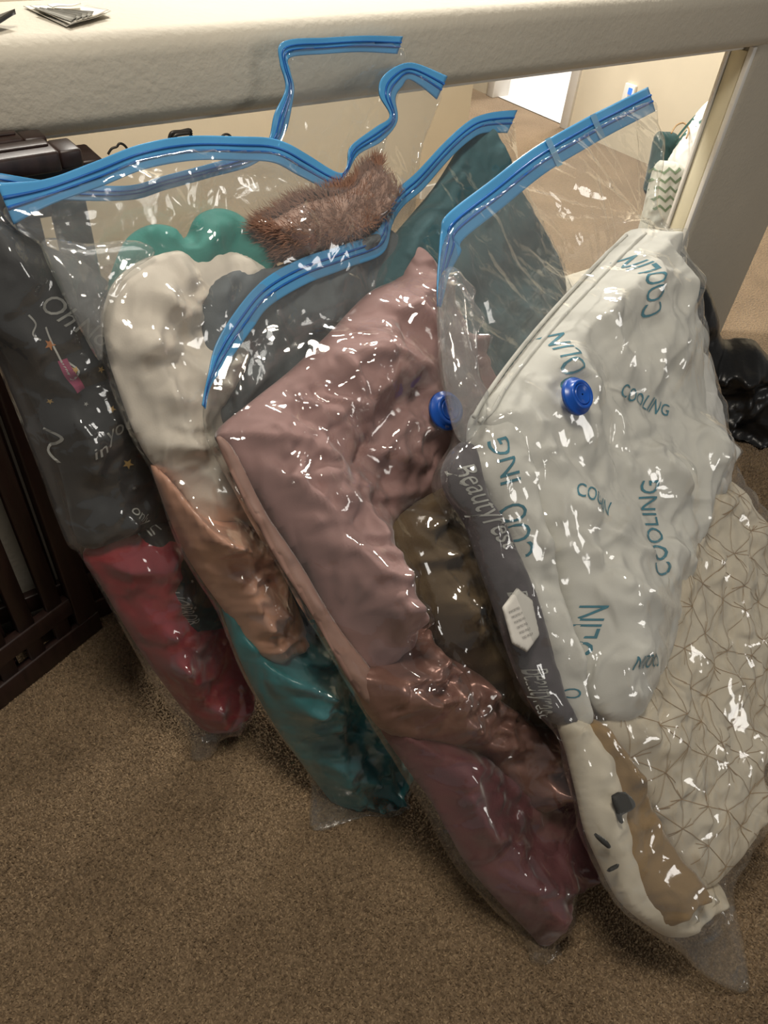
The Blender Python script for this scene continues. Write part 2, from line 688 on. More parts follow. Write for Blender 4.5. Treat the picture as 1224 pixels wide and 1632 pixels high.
def make_film(name, plane, px, contents, mat, parent, step=.0045, eps=.0036, wr=None, back=.004, k=5, grid_iters=120):
    poly = outline_uv(plane, px, 0.0, k)
    P, sd, q, ring, (nx, ny) = lattice(poly, step)
    lo = np.full(len(P), -1.0)
    hi = np.full(len(P), 1.0)
    for c in contents:
        a, b, ins = c.eval(P)
        lo = np.where(ins, np.maximum(lo, a), lo)
        hi = np.where(ins, np.minimum(hi, b), hi)
    inside = (sd > 0).reshape(nx, ny)
    Hf = np.zeros((nx, ny))
    Hb = np.zeros((nx, ny))
    lo2, hi2 = lo.reshape(nx, ny), hi.reshape(nx, ny)
    for _ in range(grid_iters):
        for H, sgn in ((Hf, 1), (Hb, -1)):
            Av = H.copy()
            Av[1:-1, 1:-1] = .25 * (H[:-2, 1:-1] + H[2:, 1:-1] + H[1:-1, :-2] + H[1:-1, 2:])
            if sgn > 0:
                Av = np.maximum(Av, lo2)
            else:
                Av = np.minimum(Av, hi2)
            Av[~inside] = 0
            H[...] = Av
    hf = Hf.ravel() + eps
    hb = Hb.ravel() - back
    edge = np.clip(sd / .03, 0, 1)
    if wr:
        lo_, hi_ = poly.min(0), poly.max(0)
        ar = float((hi_ - lo_).prod())
        ang, seed = wr['ang'], wr['seed']
        amp = wr.get('amp', 1.0)
        pin = [tuple(plane.uv(q[0], q[1])) + tuple(q[2:]) for q in wr.get('pinch', ())]
        tight = Creases(seed, int(420 * ar), (lo_, hi_), ang, 30, (.05, .20), (.006, .013), (.002 * amp, .006 * amp))
        loose = Creases(seed + 1, int(170 * ar), (lo_, hi_), ang, 25, (.08, .30), (.008, .022), (.003, .010), pin)
        big = Creases(seed + 2, int(110 * ar), (lo_, hi_), ang, 30, (.10, .32), (.02, .05), (.004, .012))
        over = np.clip((lo - Hf.ravel() + .012) / .010, 0, 1)
        w = tight(P[:, 0], P[:, 1]) * (.15 + .85 * over) + loose(P[:, 0], P[:, 1]) * (1 - .6 * over) + big(P[:, 0], P[:, 1]) * (1 - .5 * over)
        w = np.maximum(w, -.0012)
        hf = hf + w * (.3 + .7 * edge)
        w2 = loose(P[:, 0] + .07, P[:, 1] + .11) + big(P[:, 0] - .05, P[:, 1])
        hb = hb - np.maximum(w2, 0) * edge
    e0 = .004 * perlin(P[:, 0] * 14, P[:, 1] * 14)
    hf[ring] = e0[ring]
    o = two_sided(name, plane, P, q, ring, hf, hb, mat, parent)

    def top(u, v):
        Q = np.array([[u, v]])
        d = ((P - Q) ** 2).sum(1)
        return hf[d.argmin()]
    return o, top


def make_strip(plane, rows, parent, tracks=(-.28, .22), name='zip_strip'):
    """folded zip strip: rows of (upper x, upper y, lower x, lower y, offset); tracks are the raised zip lines"""
    R_ = np.array([r if len(r) == 5 else tuple(r) + (0.0,) for r in rows], float)
    S = spline(R_, False, 8)
    n = len(S)
    m = 13
    V, B = [], []
    A3 = np.array([plane.hit(s[0], s[1], s[4]) for s in S])
    B3 = np.array([plane.hit(s[2], s[3], s[4]) for s in S])
    for a in (A3, B3):
        a[:, 1] = np.minimum(a[:, 1], WY - .006)
    nrm = []
    for i in range(n):
        t = (A3[min(i + 1, n - 1)] + B3[min(i + 1, n - 1)] - A3[max(i - 1, 0)] - B3[max(i - 1, 0)])
        c = np.cross(t, A3[i] - B3[i])
        L = np.linalg.norm(c)
        c = c / L if L > 1e-9 else plane.n
        if c @ plane.n < 0:
            c = -c
        nrm.append(c)
    nrm = np.array(nrm)
    th = .0014
    for i in range(n):
        for j in range(m):
            w = j / (m - 1)
            p = A3[i] * (1 - w) + B3[i] * w
            rip = .0009 * math.sin(i * .5 + 2 * w)
            V.append(p + nrm[i] * (th + rip))
            B.append(p - nrm[i] * (th - rip))
    F_ = []
    for i in range(n - 1):
        for j in range(m - 1):
            F_.append((i * m + j, i * m + j + 1, (i + 1) * m + j + 1, (i + 1) * m + j))
    nv = n * m
    F_ += [tuple(nv + k for k in f[::-1]) for f in F_]
    rim = [i * m for i in range(n)] + [(n - 1) * m + j for j in range(1, m)] + \
          [i * m + m - 1 for i in range(n - 2, -1, -1)] + [j for j in range(m - 2, 0, -1)]
    for a, b in zip(rim, rim[1:] + rim[:1]):
        F_.append((a, b, b + nv, a + nv))
    st = mesh_obj(name, V + B, F_, MAT['strip'], parent)
    for tr in tracks:
        w = .5 + tr * .5 / .5 * .5
        V2, F2 = [], []
        hw = .055
        for i in range(n):
            for ww, hh in ((w - hw, .001), (w - hw * .5, .0034), (w + hw * .5, .0034), (w + hw, .001)):
                p = A3[i] * (1 - ww) + B3[i] * ww
                V2.append(p + nrm[i] * (hh + .0009 * math.sin(i * .5 + 2 * ww)))
        for i in range(n - 1):
            for j in range(3):
                F2.append((i * 4 + j, i * 4 + j + 1, i * 4 + j + 5, i * 4 + j + 4))
            F2.append((i * 4 + 3, i * 4, i * 4 + 4, i * 4 + 7))
        F2.append((0, 1, 2, 3))
        e = (n - 1) * 4
        F2.append((e + 3, e + 2, e + 1, e))
        mesh_obj('zip_track', V2, F2, MAT['strip_dark'], st)
    return st


def make_valve(plane, x, y, h, r, parent):
    u, v = plane.uv(x, y, h)
    prof = [(0.0, .010), (.55, .0105), (.60, .0135), (.72, .0140), (.78, .0125), (.80, .006), (.97, .0045), (1.0, .002), (1.0, -.002), (0, -.002)]
    n = 40
    V, F_ = [], []
    for rr, hh in prof:
        for k in range(n):
            a = 2 * np.pi * k / n
            V.append(plane.world(u + r * rr * math.cos(a), v + r * rr * math.sin(a), h + hh))
    for i in range(len(prof) - 1):
        for k in range(n):
            F_.append((i * n + k, i * n + (k + 1) % n, (i + 1) * n + (k + 1) % n, (i + 1) * n + k))
    o = mesh_obj('valve_cap', V, F_, MAT['valve'], parent)
    o['label'] = 'round blue plastic air valve'
    V, F_ = [], []
    for rr, hh in ((.05, .012), (.44, .012), (.47, .0135), (.52, .0135), (.55, .0105)):
        for k in range(n):
            a = 2 * np.pi * k / n
            V.append(plane.world(u + r * rr * math.cos(a), v + r * rr * math.sin(a), h + hh))
    for i in range(4):
        for k in range(n):
            F_.append((i * n + k, i * n + (k + 1) % n, (i + 1) * n + (k + 1) % n, (i + 1) * n + k))
    F_.append(tuple(range(n)))
    mesh_obj('valve_lid', V, F_, MAT['valve'], o)
    return o


def text_mesh2d(body, shear=0.0, spacing=1.0):
    cu = bpy.data.curves.new('lettering', 'FONT')
    cu.body = body
    cu.resolution_u = 3
    cu.shear = shear
    cu.space_character = spacing
    ob = bpy.data.objects.new('lettering', cu)
    COL.objects.link(ob)
    dg = bpy.context.evaluated_depsgraph_get()
    dg.update()
    me = ob.evaluated_get(dg).to_mesh()
    V = np.array([v.co[:2] for v in me.vertices]) if len(me.vertices) else np.zeros((0, 2))
    F_ = [tuple(p.vertices) for p in me.polygons]
    ob.evaluated_get(dg).to_mesh_clear()
    bpy.data.objects.remove(ob)
    bpy.data.curves.remove(cu)
    return V, F_


def drape(name, c, uv, faces, mat, lift=.0015):
    bm = bmesh.new()
    vs = [bm.verts.new((a, b, 0)) for a, b in uv]
    for f in faces:
        try:
            bm.faces.new([vs[i] for i in f])
        except ValueError:
            pass
    for _ in range(3):
        ed = [e for e in bm.edges if e.calc_length() > .0045]
        if not ed:
            break
        bmesh.ops.subdivide_edges(bm, edges=ed, cuts=1)
        bmesh.ops.triangulate(bm, faces=[f for f in bm.faces if len(f.verts) > 4])
    bm.verts.ensure_lookup_table()
    bm.verts.index_update()
    uv = np.array([v.co[:2] for v in bm.verts])
    faces = [tuple(v.index for v in f.verts) for f in bm.faces]
    bm.free()
    V = c.plane.world(uv[:, 0], uv[:, 1], c.surf(uv) + lift)
    return mesh_obj(name, V, faces, mat, c.obj, smooth=False)


def print_word(c, body, p0, p1, hpx, mat, flip=1, shear=0.0, bold=0.0, name='printed_word'):
    """lettering printed on a cushion: baseline from pixel p0 to p1, letters hpx tall (flip -1 turns the tops over)"""
    V, F_ = text_mesh2d(body, shear)
    if not len(V):
        return
    V = V - [V[:, 0].min(), 0]
    V[:, 0] /= V[:, 0].max()
    V[:, 1] /= .73
    p0 = np.array(p0, float)
    p1 = np.array(p1, float)
    d = p1 - p0
    up = np.array([d[1], -d[0]])
    up = up / np.linalg.norm(up) * hpx * flip
    X = p0 + V[:, :1] * d + V[:, 1:] * up
    uv0 = c.plane.uv(*p0, c.base + c.tf)
    uvx = c.plane.uv(*p1, c.base + c.tf) - uv0
    uvy = c.plane.uv(*(p0 + up), c.base + c.tf) - uv0
    uv = uv0 + V[:, :1] * uvx + V[:, 1:] * uvy
    return drape(name, c, uv, F_, mat)


def print_star(c, x, y, r, mat, n=5, name='printed_star'):
    pts = []
    for k in range(2 * n):
        a = math.pi * k / n + .4
        rr = r if k % 2 == 0 else r * .42
        pts.append((x + rr * math.sin(a), y - rr * math.cos(a)))
    uv = np.array([c.plane.uv(a, b, c.base + c.tf) for a, b in pts + [(x, y)]])
    F_ = [(k, (k + 1) % (2 * n), 2 * n) for k in range(2 * n)]
    return drape(name, c, uv, F_, mat)


def print_stroke(c, px, wpx, mat, name='printed_swirl', k=6):
    s = spline(px, False, k)
    V = []
    for i in range(len(s)):
        t = s[min(i + 1, len(s) - 1)] - s[max(i - 1, 0)]
        t = t / (np.linalg.norm(t) + 1e-9)
        nn = np.array([-t[1], t[0]]) * wpx * .5
        V += [s[i] + nn, s[i] - nn]
    uv = np.array([c.plane.uv(a, b, c.base + c.tf) for a, b in V])
    F_ = [(2 * i, 2 * i + 1, 2 * i + 3, 2 * i + 2) for i in range(len(s) - 1)]
    return drape(name, c, uv, F_, mat)


# ------------------------------------------------------------------ the setting
def mat_carpet(name, c1, c2, island=True):
    t = NT(name)
    p = t.n('ShaderNodeBsdfPrincipled')
    p.inputs['Roughness'].default_value = .9
    p.inputs['Specular IOR Level'].default_value = .1
    p.inputs['Sheen Weight'].default_value = .15
    tc = t.n('ShaderNodeTexCoord')
    big = t.n('ShaderNodeTexNoise')
    big.inputs['Scale'].default_value = 5
    big.inputs['Detail'].default_value = 3
    t.l(tc.outputs['Object'], big.inputs['Vector'])
    if island:
        ge = t.n('ShaderNodeNewGeometry')
        fac = ge.outputs['Random Per Island']
    else:
        fn = t.n('ShaderNodeTexNoise')
        fn.inputs['Scale'].default_value = 130
        t.l(tc.outputs['Object'], fn.inputs['Vector'])
        fac = fn.outputs['Fac']
        b = t.n('ShaderNodeBump')
        b.inputs['Distance'].default_value = .01
        t.l(fac, b.inputs['Height'])
        t.l(b.outputs[0], p.inputs['Normal'])
    f = t.math('ADD', t.math('MULTIPLY', fac, .7), t.math('MULTIPLY', big.outputs['Fac'], .5))
    f = t.math('SUBTRACT', f, .1)
    mx = t.n('ShaderNodeMix', data_type='RGBA')
    mx.inputs['A'].default_value = c1
    mx.inputs['B'].default_value = c2
    t.l(f, mx.inputs['Factor'])
    t.l(mx.outputs['Result'], p.inputs['Base Color'])
    t.l(p.outputs[0], t.out.inputs[0])
    return t.m


MAT['carpet'] = mat_carpet('brown_carpet', srgb(90, 73, 55), srgb(174, 150, 120), False)
MAT['pile'] = mat_carpet('brown_carpet_pile', srgb(84, 68, 51), srgb(174, 150, 119), True)
MAT['pale_floor'] = mat_basic('pale_tile', srgb(216, 212, 208), .5, .05, 9)

structure(mesh_obj('floor', [(-3, -2.5, 0), (4.0, -2.5, 0), (4.0, 5.5, 0), (-3, 5.5, 0)], [(0, 1, 2, 3)], MAT['carpet'], smooth=False))
structure(mesh_obj('floor_bright_room', [(3.78, 2.2, .004), (6.5, 2.2, .004), (6.5, 5.5, .004), (3.78, 5.5, .004)], [(0, 1, 2, 3)], MAT['pale_floor'], smooth=False))

# carpet pile in view: short tilted tufts
def carpet_pile():
    sp = .0042
    xs = np.arange(-.55, 2.45, sp)
    ys = np.arange(-.95, 1.13, sp)
    X, Y = np.meshgrid(xs, ys)
    X = X.ravel() + rng.uniform(-.5, .5, X.size) * sp
    Y = Y.ravel() + rng.uniform(-.5, .5, Y.size) * sp
    # keep what the camera, or a camera a step aside, could see
    d = np.stack([X, Y, np.zeros_like(X)], -1) - CPOS
    z = d @ CF
    px = 612 + FPX * (d @ CR) / z
    py = 816 - FPX * (d @ CU) / z
    k = (z > .2) & (px > -250) & (px < 1850) & (py > 560) & (py < 1850)
    X, Y = X[k], Y[k]
    n = len(X)
    H = rng.uniform(.003, .0075, n) + .002 * perlin(X * 9, Y * 9)
    r = rng.uniform(.0018, .0030, n)
    a0 = rng.uniform(0, 6.28, n)
    lx = rng.normal(0, .0022, n)
    ly = rng.normal(0, .0022, n)
    V = np.zeros((n, 4, 3))
    for j in range(3):
        a = a0 + j * 2.094
        V[:, j, 0] = X + r * np.cos(a)
        V[:, j, 1] = Y + r * np.sin(a)
        V[:, j, 2] = .0005
    V[:, 3, 0] = X + lx
    V[:, 3, 1] = Y + ly
    V[:, 3, 2] = H
    base = np.arange(n)[:, None] * 4
    Fc = np.concatenate([base + [0, 1, 3], base + [1, 2, 3], base + [2, 0, 3]])
    me = bpy.data.meshes.new('carpet_pile')
    me.vertices.add(n * 4)
    me.vertices.foreach_set('co', V.ravel())
    nf = len(Fc)
    me.loops.add(nf * 3)
    me.loops.foreach_set('vertex_index', Fc.ravel().astype(np.int32))
    me.polygons.add(nf)
    me.polygons.foreach_set('loop_start', np.arange(nf, dtype=np.int32) * 3)
    me.polygons.foreach_set('loop_total', np.full(nf, 3, dtype=np.int32))
    me.update(calc_edges=True)
    me.materials.append(MAT['pile'])
    o = bpy.data.objects.new('carpet_pile', me)
    COL.objects.link(o)
    tag(o, 'short brown carpet pile covering the floor under the bags', 'carpet', kind='stuff')


carpet_pile()


def half_wall():
    y0, y1 = WY + .014, WY + .10
    xs = [-2.2, .25, OPEN_X1, WALL_END]
    zs = [0.0, OPEN_SILL, OPEN_TOP + .02, CAPZ - .03]
    bm = bmesh.new()
    g = {}
    for i, x in enumerate(xs):
        for j, z in enumerate(zs):
            for k, y in enumerate((y0, y1)):
                g[i, j, k] = bm.verts.new((x, y, z))
    solid = {(i, j) for i in range(3) for j in range(3)} - {(1, 1)}
    for (i, j) in solid:
        bm.faces.new([g[i, j, 0], g[i + 1, j, 0], g[i + 1, j + 1, 0], g[i, j + 1, 0]])
        bm.faces.new([g[i, j, 1], g[i, j + 1, 1], g[i + 1, j + 1, 1], g[i + 1, j, 1]])
        for (a, b, nb) in (((i, j), (i + 1, j), (i, j - 1)), ((i + 1, j), (i + 1, j + 1), (i + 1, j)),
                           ((i + 1, j + 1), (i, j + 1), (i, j + 1)), ((i, j + 1), (i, j), (i - 1, j))):
            if nb not in solid:
                bm.faces.new([g[a + (0,)], g[b + (0,)], g[b + (1,)], g[a + (1,)]])
    bmesh.ops.recalc_face_normals(bm, faces=bm.faces)
    ed = [e for e in bm.edges if len(e.link_faces) == 2 and e.calc_face_angle() > .8 and
          not (e.verts[0].co.z < .001 and e.verts[1].co.z < .001)]
    bmesh.ops.bevel(bm, geom=ed, offset=.016, segments=5, affect='EDGES', profile=.5)
    me = bpy.data.meshes.new('wall_front')
    bm.to_mesh(me)
    bm.free()
    me.polygons.foreach_set('use_smooth', [True] * len(me.polygons))
    me.set_sharp_from_angle(angle=math.radians(60))
    me.materials.append(MAT['wall'])
    o = bpy.data.objects.new('wall_front', me)
    COL.objects.link(o)
    structure(o)


half_wall()
structure(box('trim_1', -2.2, WALL_END + .012, WY, WY + .24, OPEN_TOP, CAPZ, MAT['wall'], bevel=.030, seg=8))
o = empty('trim_2', (OPEN_X1, WY + .04, OPEN_SILL))
structure(o)
box('casing_head', .25, OPEN_X1, WY + .05, WY + .09, OPEN_TOP - .013, OPEN_TOP + .002, MAT['white_trim'], o, .002, 2)
box('casing_side', OPEN_X1 - .012, OPEN_X1 + .003, WY + .02, WY + .034, OPEN_SILL, OPEN_TOP - .001, MAT['white_trim'], o, .002, 2)
box('jamb_board', OPEN_X1 - .008, OPEN_X1 + .003, WY + .038, WY + .082, OPEN_SILL, OPEN_TOP - .014, MAT['jamb'], o, .002, 2)
box('casing_side', OPEN_X1 - .016, OPEN_X1 + .003, WY + .084, WY + .094, OPEN_SILL, OPEN_TOP - .014, MAT['white_trim'], o, .002, 2)

# the hall beyond the opening
structure(box('wall_back', -2.5, 2.52, 2.7, 2.8, 0, 2.5, MAT['wall_far']))
structure(box('trim_3', 2.28, 2.40, 2.685, 2.70, .0, .055, MAT['white_trim'],
              basis=((0, 0, 0), (1, 0, 0), (0, 1, 0), (0, 0, 1))))
structure(box('wall_right', 3.75, 3.85, 1.0, 3.17, 0, 2.5, MAT['wall_far']))
structure(box('wall_right_far', 3.75, 3.85, 3.86, 6.0, 0, 2.5, MAT['wall_far']))
d1 = empty('door_1', (3.75, 3.5, 0))
structure(d1)
box('door_casing', 3.73, 3.87, 3.14, 3.20, 0, 2.1, MAT['white_trim'], d1, .004, 2)
box('door_casing', 3.73, 3.87, 3.80, 3.86, 0, 2.1, MAT['white_trim'], d1, .004, 2)
structure(box('wall_bright_room', 5.8, 5.9, 2.0, 6.0, 0, 2.6, MAT['wall_far']))
structure(box('baseboard_bright_room', 5.77, 5.8, 2.0, 6.0, 0, .12, MAT['white_trim'], bevel=.004))

# white low cabinet inside the bright room
cb = empty('cabinet', (4.6, 4.25, 0))
tag(cb, 'low white cabinet standing inside the bright room past the door', 'cabinet')
box('body', 4.35, 5.1, 4.25, 4.65, .0, .5, MAT['white_trim'], cb, .01)
box('door_panel', 4.39, 4.70, 4.235, 4.25, .06, .46, MAT['white_trim'], cb, .004)
box('door_panel', 4.75, 5.06, 4.235, 4.25, .06, .46, MAT['white_trim'], cb, .004)

# plug-in night light on the hall wall
nl = at_x(1003, 150, 3.748)
pl = empty('night_light', nl)
tag(pl, 'small white plug-in night light with blue glow on the hall wall', 'night light')
box('plate', 3.728, 3.749, nl[1] - .04, nl[1] + .03, nl[2] - .07, nl[2] + .05, MAT['white_trim'], pl, .004)
t = NT('blue_glow')
em = t.n('ShaderNodeEmission')
em.inputs[0].default_value = (.08, .25, 1, 1)
em.inputs[1].default_value = 1.3
t.l(em.outputs[0], t.out.inputs[0])
box('lamp_window', 3.722, 3.729, nl[1] - .028, nl[1] - .004, nl[2] + .005, nl[2] + .035, t.m, pl, .002)

# ------------------------------------------------------------------ crib panels leaning on the wall
def crib_panel(label, A, B, height, lean, slats, first_gap=.075):
    A = np.array([A[0], A[1], 0.0])
    B = np.array([B[0], B[1], 0.0])
    ex = (B - A)
    L = np.linalg.norm(ex)
    ex /= L
    nrm = np.array([-ex[1], ex[0], 0])
    ez = np.array([0, 0, 1.0]) * math.cos(lean) + nrm * math.sin(lean)
    ey = np.cross(ez, ex)
    bs = (A, ex, ey, ez)
    r = empty('slatted_crib_side', A)
    tag(r, label, 'crib side', 'dismantled crib sides leaning on the half wall')
    m = MAT['crib']
    box('bottom_rail', 0, L - .0, -.010, .010, .002, .06, m, r, .003, 2, bs)
    box('lower_rail', .0, L - .05, -.010, .010, .105, .150, m, r, .003, 2, bs)
    box('top_rail', 0, L - .05, -.010, .010, height - .055, height - .008, m, r, .004, 2, bs)
    box('top_cap', -.0, L, -.012, .012, height - .008, height + .008, m, r, .004, 2, bs)
    box('end_post', L - .05, L, -.011, .011, .06, height - .008, m, r, .004, 2, bs)
    n = slats
    for i in range(n):
        x = (L - .05) * (i + .5) / n
        box('slat', x - .017, x + .017, -.006, .006, .055, height - .05, m, r, .002, 1, bs)
    return r


p0 = at_z(-260, 1333)
p1 = at_z(186, 977)
dr = (p1 - p0) / np.linalg.norm(p1 - p0)
nb = np.array([-dr[1], dr[0], 0])
crib_panel('dark espresso slatted crib side nearest the red blanket, in front of the others', p1 - dr * .66, p1 - dr * .045, .93, .0, 9)
crib_panel('dark espresso slatted crib side sandwiched behind the foremost one', p1 - dr * .86 + nb * .03, p1 - dr * .22 + nb * .03, .93, .0, 9)
crib_panel('dark espresso slatted crib side standing flat against the half wall', (-.65, 1.134), (.315, 1.134), .93, .0, 13)
for lab, x0, x1, y0, y1, z0, ang in (('dark wooden crib rail lying lowest, directly on top of the slatted crib sides', -.55, .335, 1.070, 1.144, .9385, .0),
                                     ('dark wooden crib rail lying on the lowest rail, nearest the camera', -.5, .30, 1.040, 1.096, .9655, .03),
                                     ('narrow dark crib rail lying on the lowest rail, nearest the half wall', -.5, .275, 1.100, 1.142, .9655, .0)):
    e1 = np.array([math.cos(ang), math.sin(ang), 0])
    e2 = np.array([-math.sin(ang), math.cos(ang), 0])
    org = np.array([x1, y0, 0])
    rr = empty('crib_rail', (x1, y0, z0))
    tag(rr, lab, 'crib rail', 'loose crib rails on the crib sides')
    bs = (org, e1, e2, (0, 0, 1))
    box('rail', x0 - x1, -.03, 0, y1 - y0, z0, z0 + .026, MAT['crib'], rr, .004, 2, bs)
    box('rail_end', -.03, 0, .004, y1 - y0 - .004, z0, z0 + .024, MAT['crib'], rr, .004, 2, bs)
    box('rail_groove_strip', x0 - x1, -.035, (y1 - y0) * .4, (y1 - y0) * .62, z0 + .0255, z0 + .029, MAT['crib'], rr, .0015, 2, bs)

# ------------------------------------------------------------------ the vacuum bags
PA = Plane(at_z(1190, 1580), at_y(1040, 150, .99), at_z(715, 360, .90))
PB = Plane(at_z(865, 1530), at_y(820, 190, 1.053), at_z(330, 600, .765))
PC = Plane(at_z(500, 1320), at_y(705, 130, 1.08), at_z(20, 310, .972))
PD = Plane(at_z(320, 1205), at_y(640, 65, 1.125), at_z(0, 290, .972))


def wr_fold(scale, amp, ang=90, stretch=2.5, seed=0., scale2=None, amp2=0, sharp=1.0):
    """scattered sharp creases; scale sets their width, amp their height, ang their run"""
    return dict(seed=seed, ang=ang, spread=32, dens=38 / scale, length=(scale * 1.2, scale * 1.6 * stretch),
                width=(scale * .14, scale * .42), amp=(amp * .35, amp * 1.0), fine=.5 * sharp)


def wr_film(amp, amp_clear, seed, ang=80, pinch=()):
    return dict(ang=ang, seed=seed, amp=amp / .006, pinch=pinch)


# ---- bag D: dark printed fabric and red blanket (farthest left)
bagD = empty('vacuum_storage_bag', at_z(320, 1205))
tag(bagD, 'clear vacuum bag with black printed fabric and red blanket beside the dark crib', 'storage bag', 'vacuum bags leaning on the half wall')
black = fabric('black_print_cloth', (32, 33, 34), .75, .15, .1)
D1 = Cushion('printed_blanket', PD, [(-45, 330), (20, 365), (75, 392), (150, 430), (230, 520), (300, 700), (290, 800), (262, 832), (225, 846), (180, 862), (140, 874), (118, 850), (95, 750), (55, 650), (10, 570), (-40, 500)],
             black, .035, .025, .0, .05, wr_fold(.06, .012, 100, 3, 1., .03, .005))
tag(D1.obj, 'black blanket printed with curly lettering and small stars, in leftmost bag', 'blanket')
D2 = Cushion('folded_blanket', PD, [(132, 884), (180, 850), (225, 830), (300, 820), (370, 900), (420, 1000), (402, 1085), (384, 1140), (374, 1158), (330, 1166), (300, 1140), (262, 1092), (232, 1050), (200, 1000), (165, 940)],
             fabric('red_fleece', (138, 30, 42), .75, .12, .3), .035, .03, -.012, .05, wr_fold(.055, .014, 120, 2.6, 2., .03, .006))
tag(D2.obj, 'deep red blanket pressed into bottom of the leftmost bag', 'blanket')
D3 = Cushion('printed_pillowcase', PD, [(222, 850), (250, 832), (300, 840), (340, 900), (362, 960), (350, 995), (312, 1006), (295, 1016), (280, 992), (255, 940), (238, 892)],
             black, .03, .02, .012, .035, wr_fold(.05, .010, 110, 2.4, 3., .025, .005))
tag(D3.obj, 'small black folded cloth with pale lettering lying over the red blanket', 'folded cloth')
gp, go, pk, og = MAT['grey_print'], MAT['gold_print'], MAT['pink_print'], MAT['orange_print']
print_word(D1, 'Oh', (58, 488), (100, 520), 34, gp, shear=.2)
print_word(D1, 'No', (108, 524), (152, 550), 30, gp, shear=.1)
print_word(D1, 'you', (160, 700), (205, 672), 26, gp, shear=.3)
print_word(D1, 'in', (140, 725), (163, 712), 20, gp, shear=.2)
print_word(D1, 'only', (205, 812), (232, 838), 18, gp, shear=.3)
for x, y, r, m in ((75, 547, 10, og), (108, 584, 6, go), (152, 585, 6, go), (167, 646, 6, go), (200, 737, 9, go), (208, 774, 4, gp), (130, 640, 4, gp), (80, 640, 5, go)):
    print_star(D1, x, y, r, m)
print_stroke(D1, [(92, 570), (100, 590), (112, 605), (120, 618)], 15, pk)
print_stroke(D1, [(70, 520), (85, 560), (105, 600), (112, 585), (98, 572)], 3, gp)
print_stroke(D1, [(40, 500), (52, 515), (46, 530), (60, 540)], 3, gp)
print_stroke(D1, [(80, 690), (100, 700), (88, 725), (104, 745)], 4, gp)
print_word(D3, 'HORROR', (262, 950), (300, 998), 22, gp, shear=.1)
print_word(D3, 'HA', (232, 862), (262, 846), 22, gp)
for x, y, r, m in ((275, 875, 9, go), (243, 902, 6, go), (300, 960, 4, gp), (298, 920, 3, gp), (275, 912, 3, gp)):
    print_star(D3, x, y, r, m)
make_film('plastic_film', PD, [(-70, 290), (0, 290), (100, 306), (200, 308), (330, 272), (400, 250), (438, 222), (455, 160), (462, 110), (458, 80), (520, 72), (640, 72), (634, 150), (615, 230), (560, 400), (520, 600), (490, 850), (440, 1060), (386, 1148), (352, 1172), (342, 1206), (306, 1212), (298, 1172), (240, 1085), (200, 1012), (130, 890), (104, 862), (60, 745), (-10, 570), (-60, 480)],
          [D1, D2, D3], MAT['film'], bagD, wr=wr_film(.006, .008, 1.5, 75))
make_strip(PD, [(-60, 268, -60, 300), (0, 276, 0, 303), (90, 290, 92, 318), (200, 296, 205, 319), (262, 280, 266, 302), (330, 262, 335, 283), (395, 243, 402, 263), (428, 222, 446, 224), (438, 180, 460, 192), (456, 140, 468, 146), (446, 100, 462, 112), (452, 66, 462, 92), (520, 60, 520, 86), (580, 57, 580, 83), (642, 58, 632, 86)], bagD)

# ---- bag C: cream comforter with teal scallops
bagC = empty('vacuum_storage_bag', at_z(500, 1320))
tag(bagC, 'clear vacuum bag holding the cream, teal and peach bedding, with wavy blue zip', 'storage bag', 'vacuum bags leaning on the half wall')
C2 = Cushion('teal_comforter', PC, [(172, 470), (186, 410), (206, 376), (240, 358), (276, 362), (294, 380), (312, 346), (345, 332), (382, 342), (412, 376), (440, 425), (450, 480), (400, 520), (300, 530), (210, 510)],
             fabric('teal_cotton', (52, 132, 122), .7, .1, .2), .026, .016, -.020, .035, wr_fold(.06, .008, 60, 2, 4., .03, .004))
tag(C2.obj, 'teal comforter with two scalloped humps rising behind the cream one', 'comforter')
C1 = Cushion('cream_comforter', PC, [(164, 505), (178, 455), (215, 420), (270, 398), (330, 392), (385, 403), (432, 428), (440, 475), (410, 540), (388, 610), (394, 680), (425, 760), (436, 830), (420, 856), (400, 864), (370, 861), (320, 832), (275, 770), (240, 736), (214, 690), (188, 620), (170, 560)],
             fabric('cream_cotton', (222, 212, 198), .75, .04, .15, .15), .024, .022, .0, .08, wr_fold(.05, .021, 112, 2.8, 5., .028, .007))
tag(C1.obj, 'smooth cream comforter with rounded top in front of teal scallops', 'comforter')
C3 = Cushion('peach_satin_sheet', PC, [(240, 738), (275, 770), (320, 820), (380, 820), (430, 850), (450, 920), (478, 980), (486, 1020), (455, 1050), (430, 1060), (400, 1042), (370, 992), (320, 922), (290, 872), (260, 802)],
             fabric('peach_satin', (214, 162, 136), .36, .1, .1, .05, 300, .6, crease=1.0, cscale=20), .034, .02, -.006, .045, wr_fold(.038, .028, 112, 3.2, 6., .022, .008, 1.4))
tag(C3.obj, 'peach satin sheet crumpled beneath the cream comforter', 'sheet')
C6 = Cushion('blue_satin_sheet', PC, [(398, 862), (432, 860), (490, 900), (520, 1000), (490, 1010), (465, 955), (440, 930), (415, 895)],
             fabric('deep_blue_satin', (22, 94, 128), .4, .1, .1, .05, 300, .6, crease=1.0, cscale=20), .028, .02, .0, .03, wr_fold(.03, .012, 120, 2.4, 7.))
tag(C6.obj, 'sliver of deep blue satin between peach sheet and mauve bag', 'sheet')
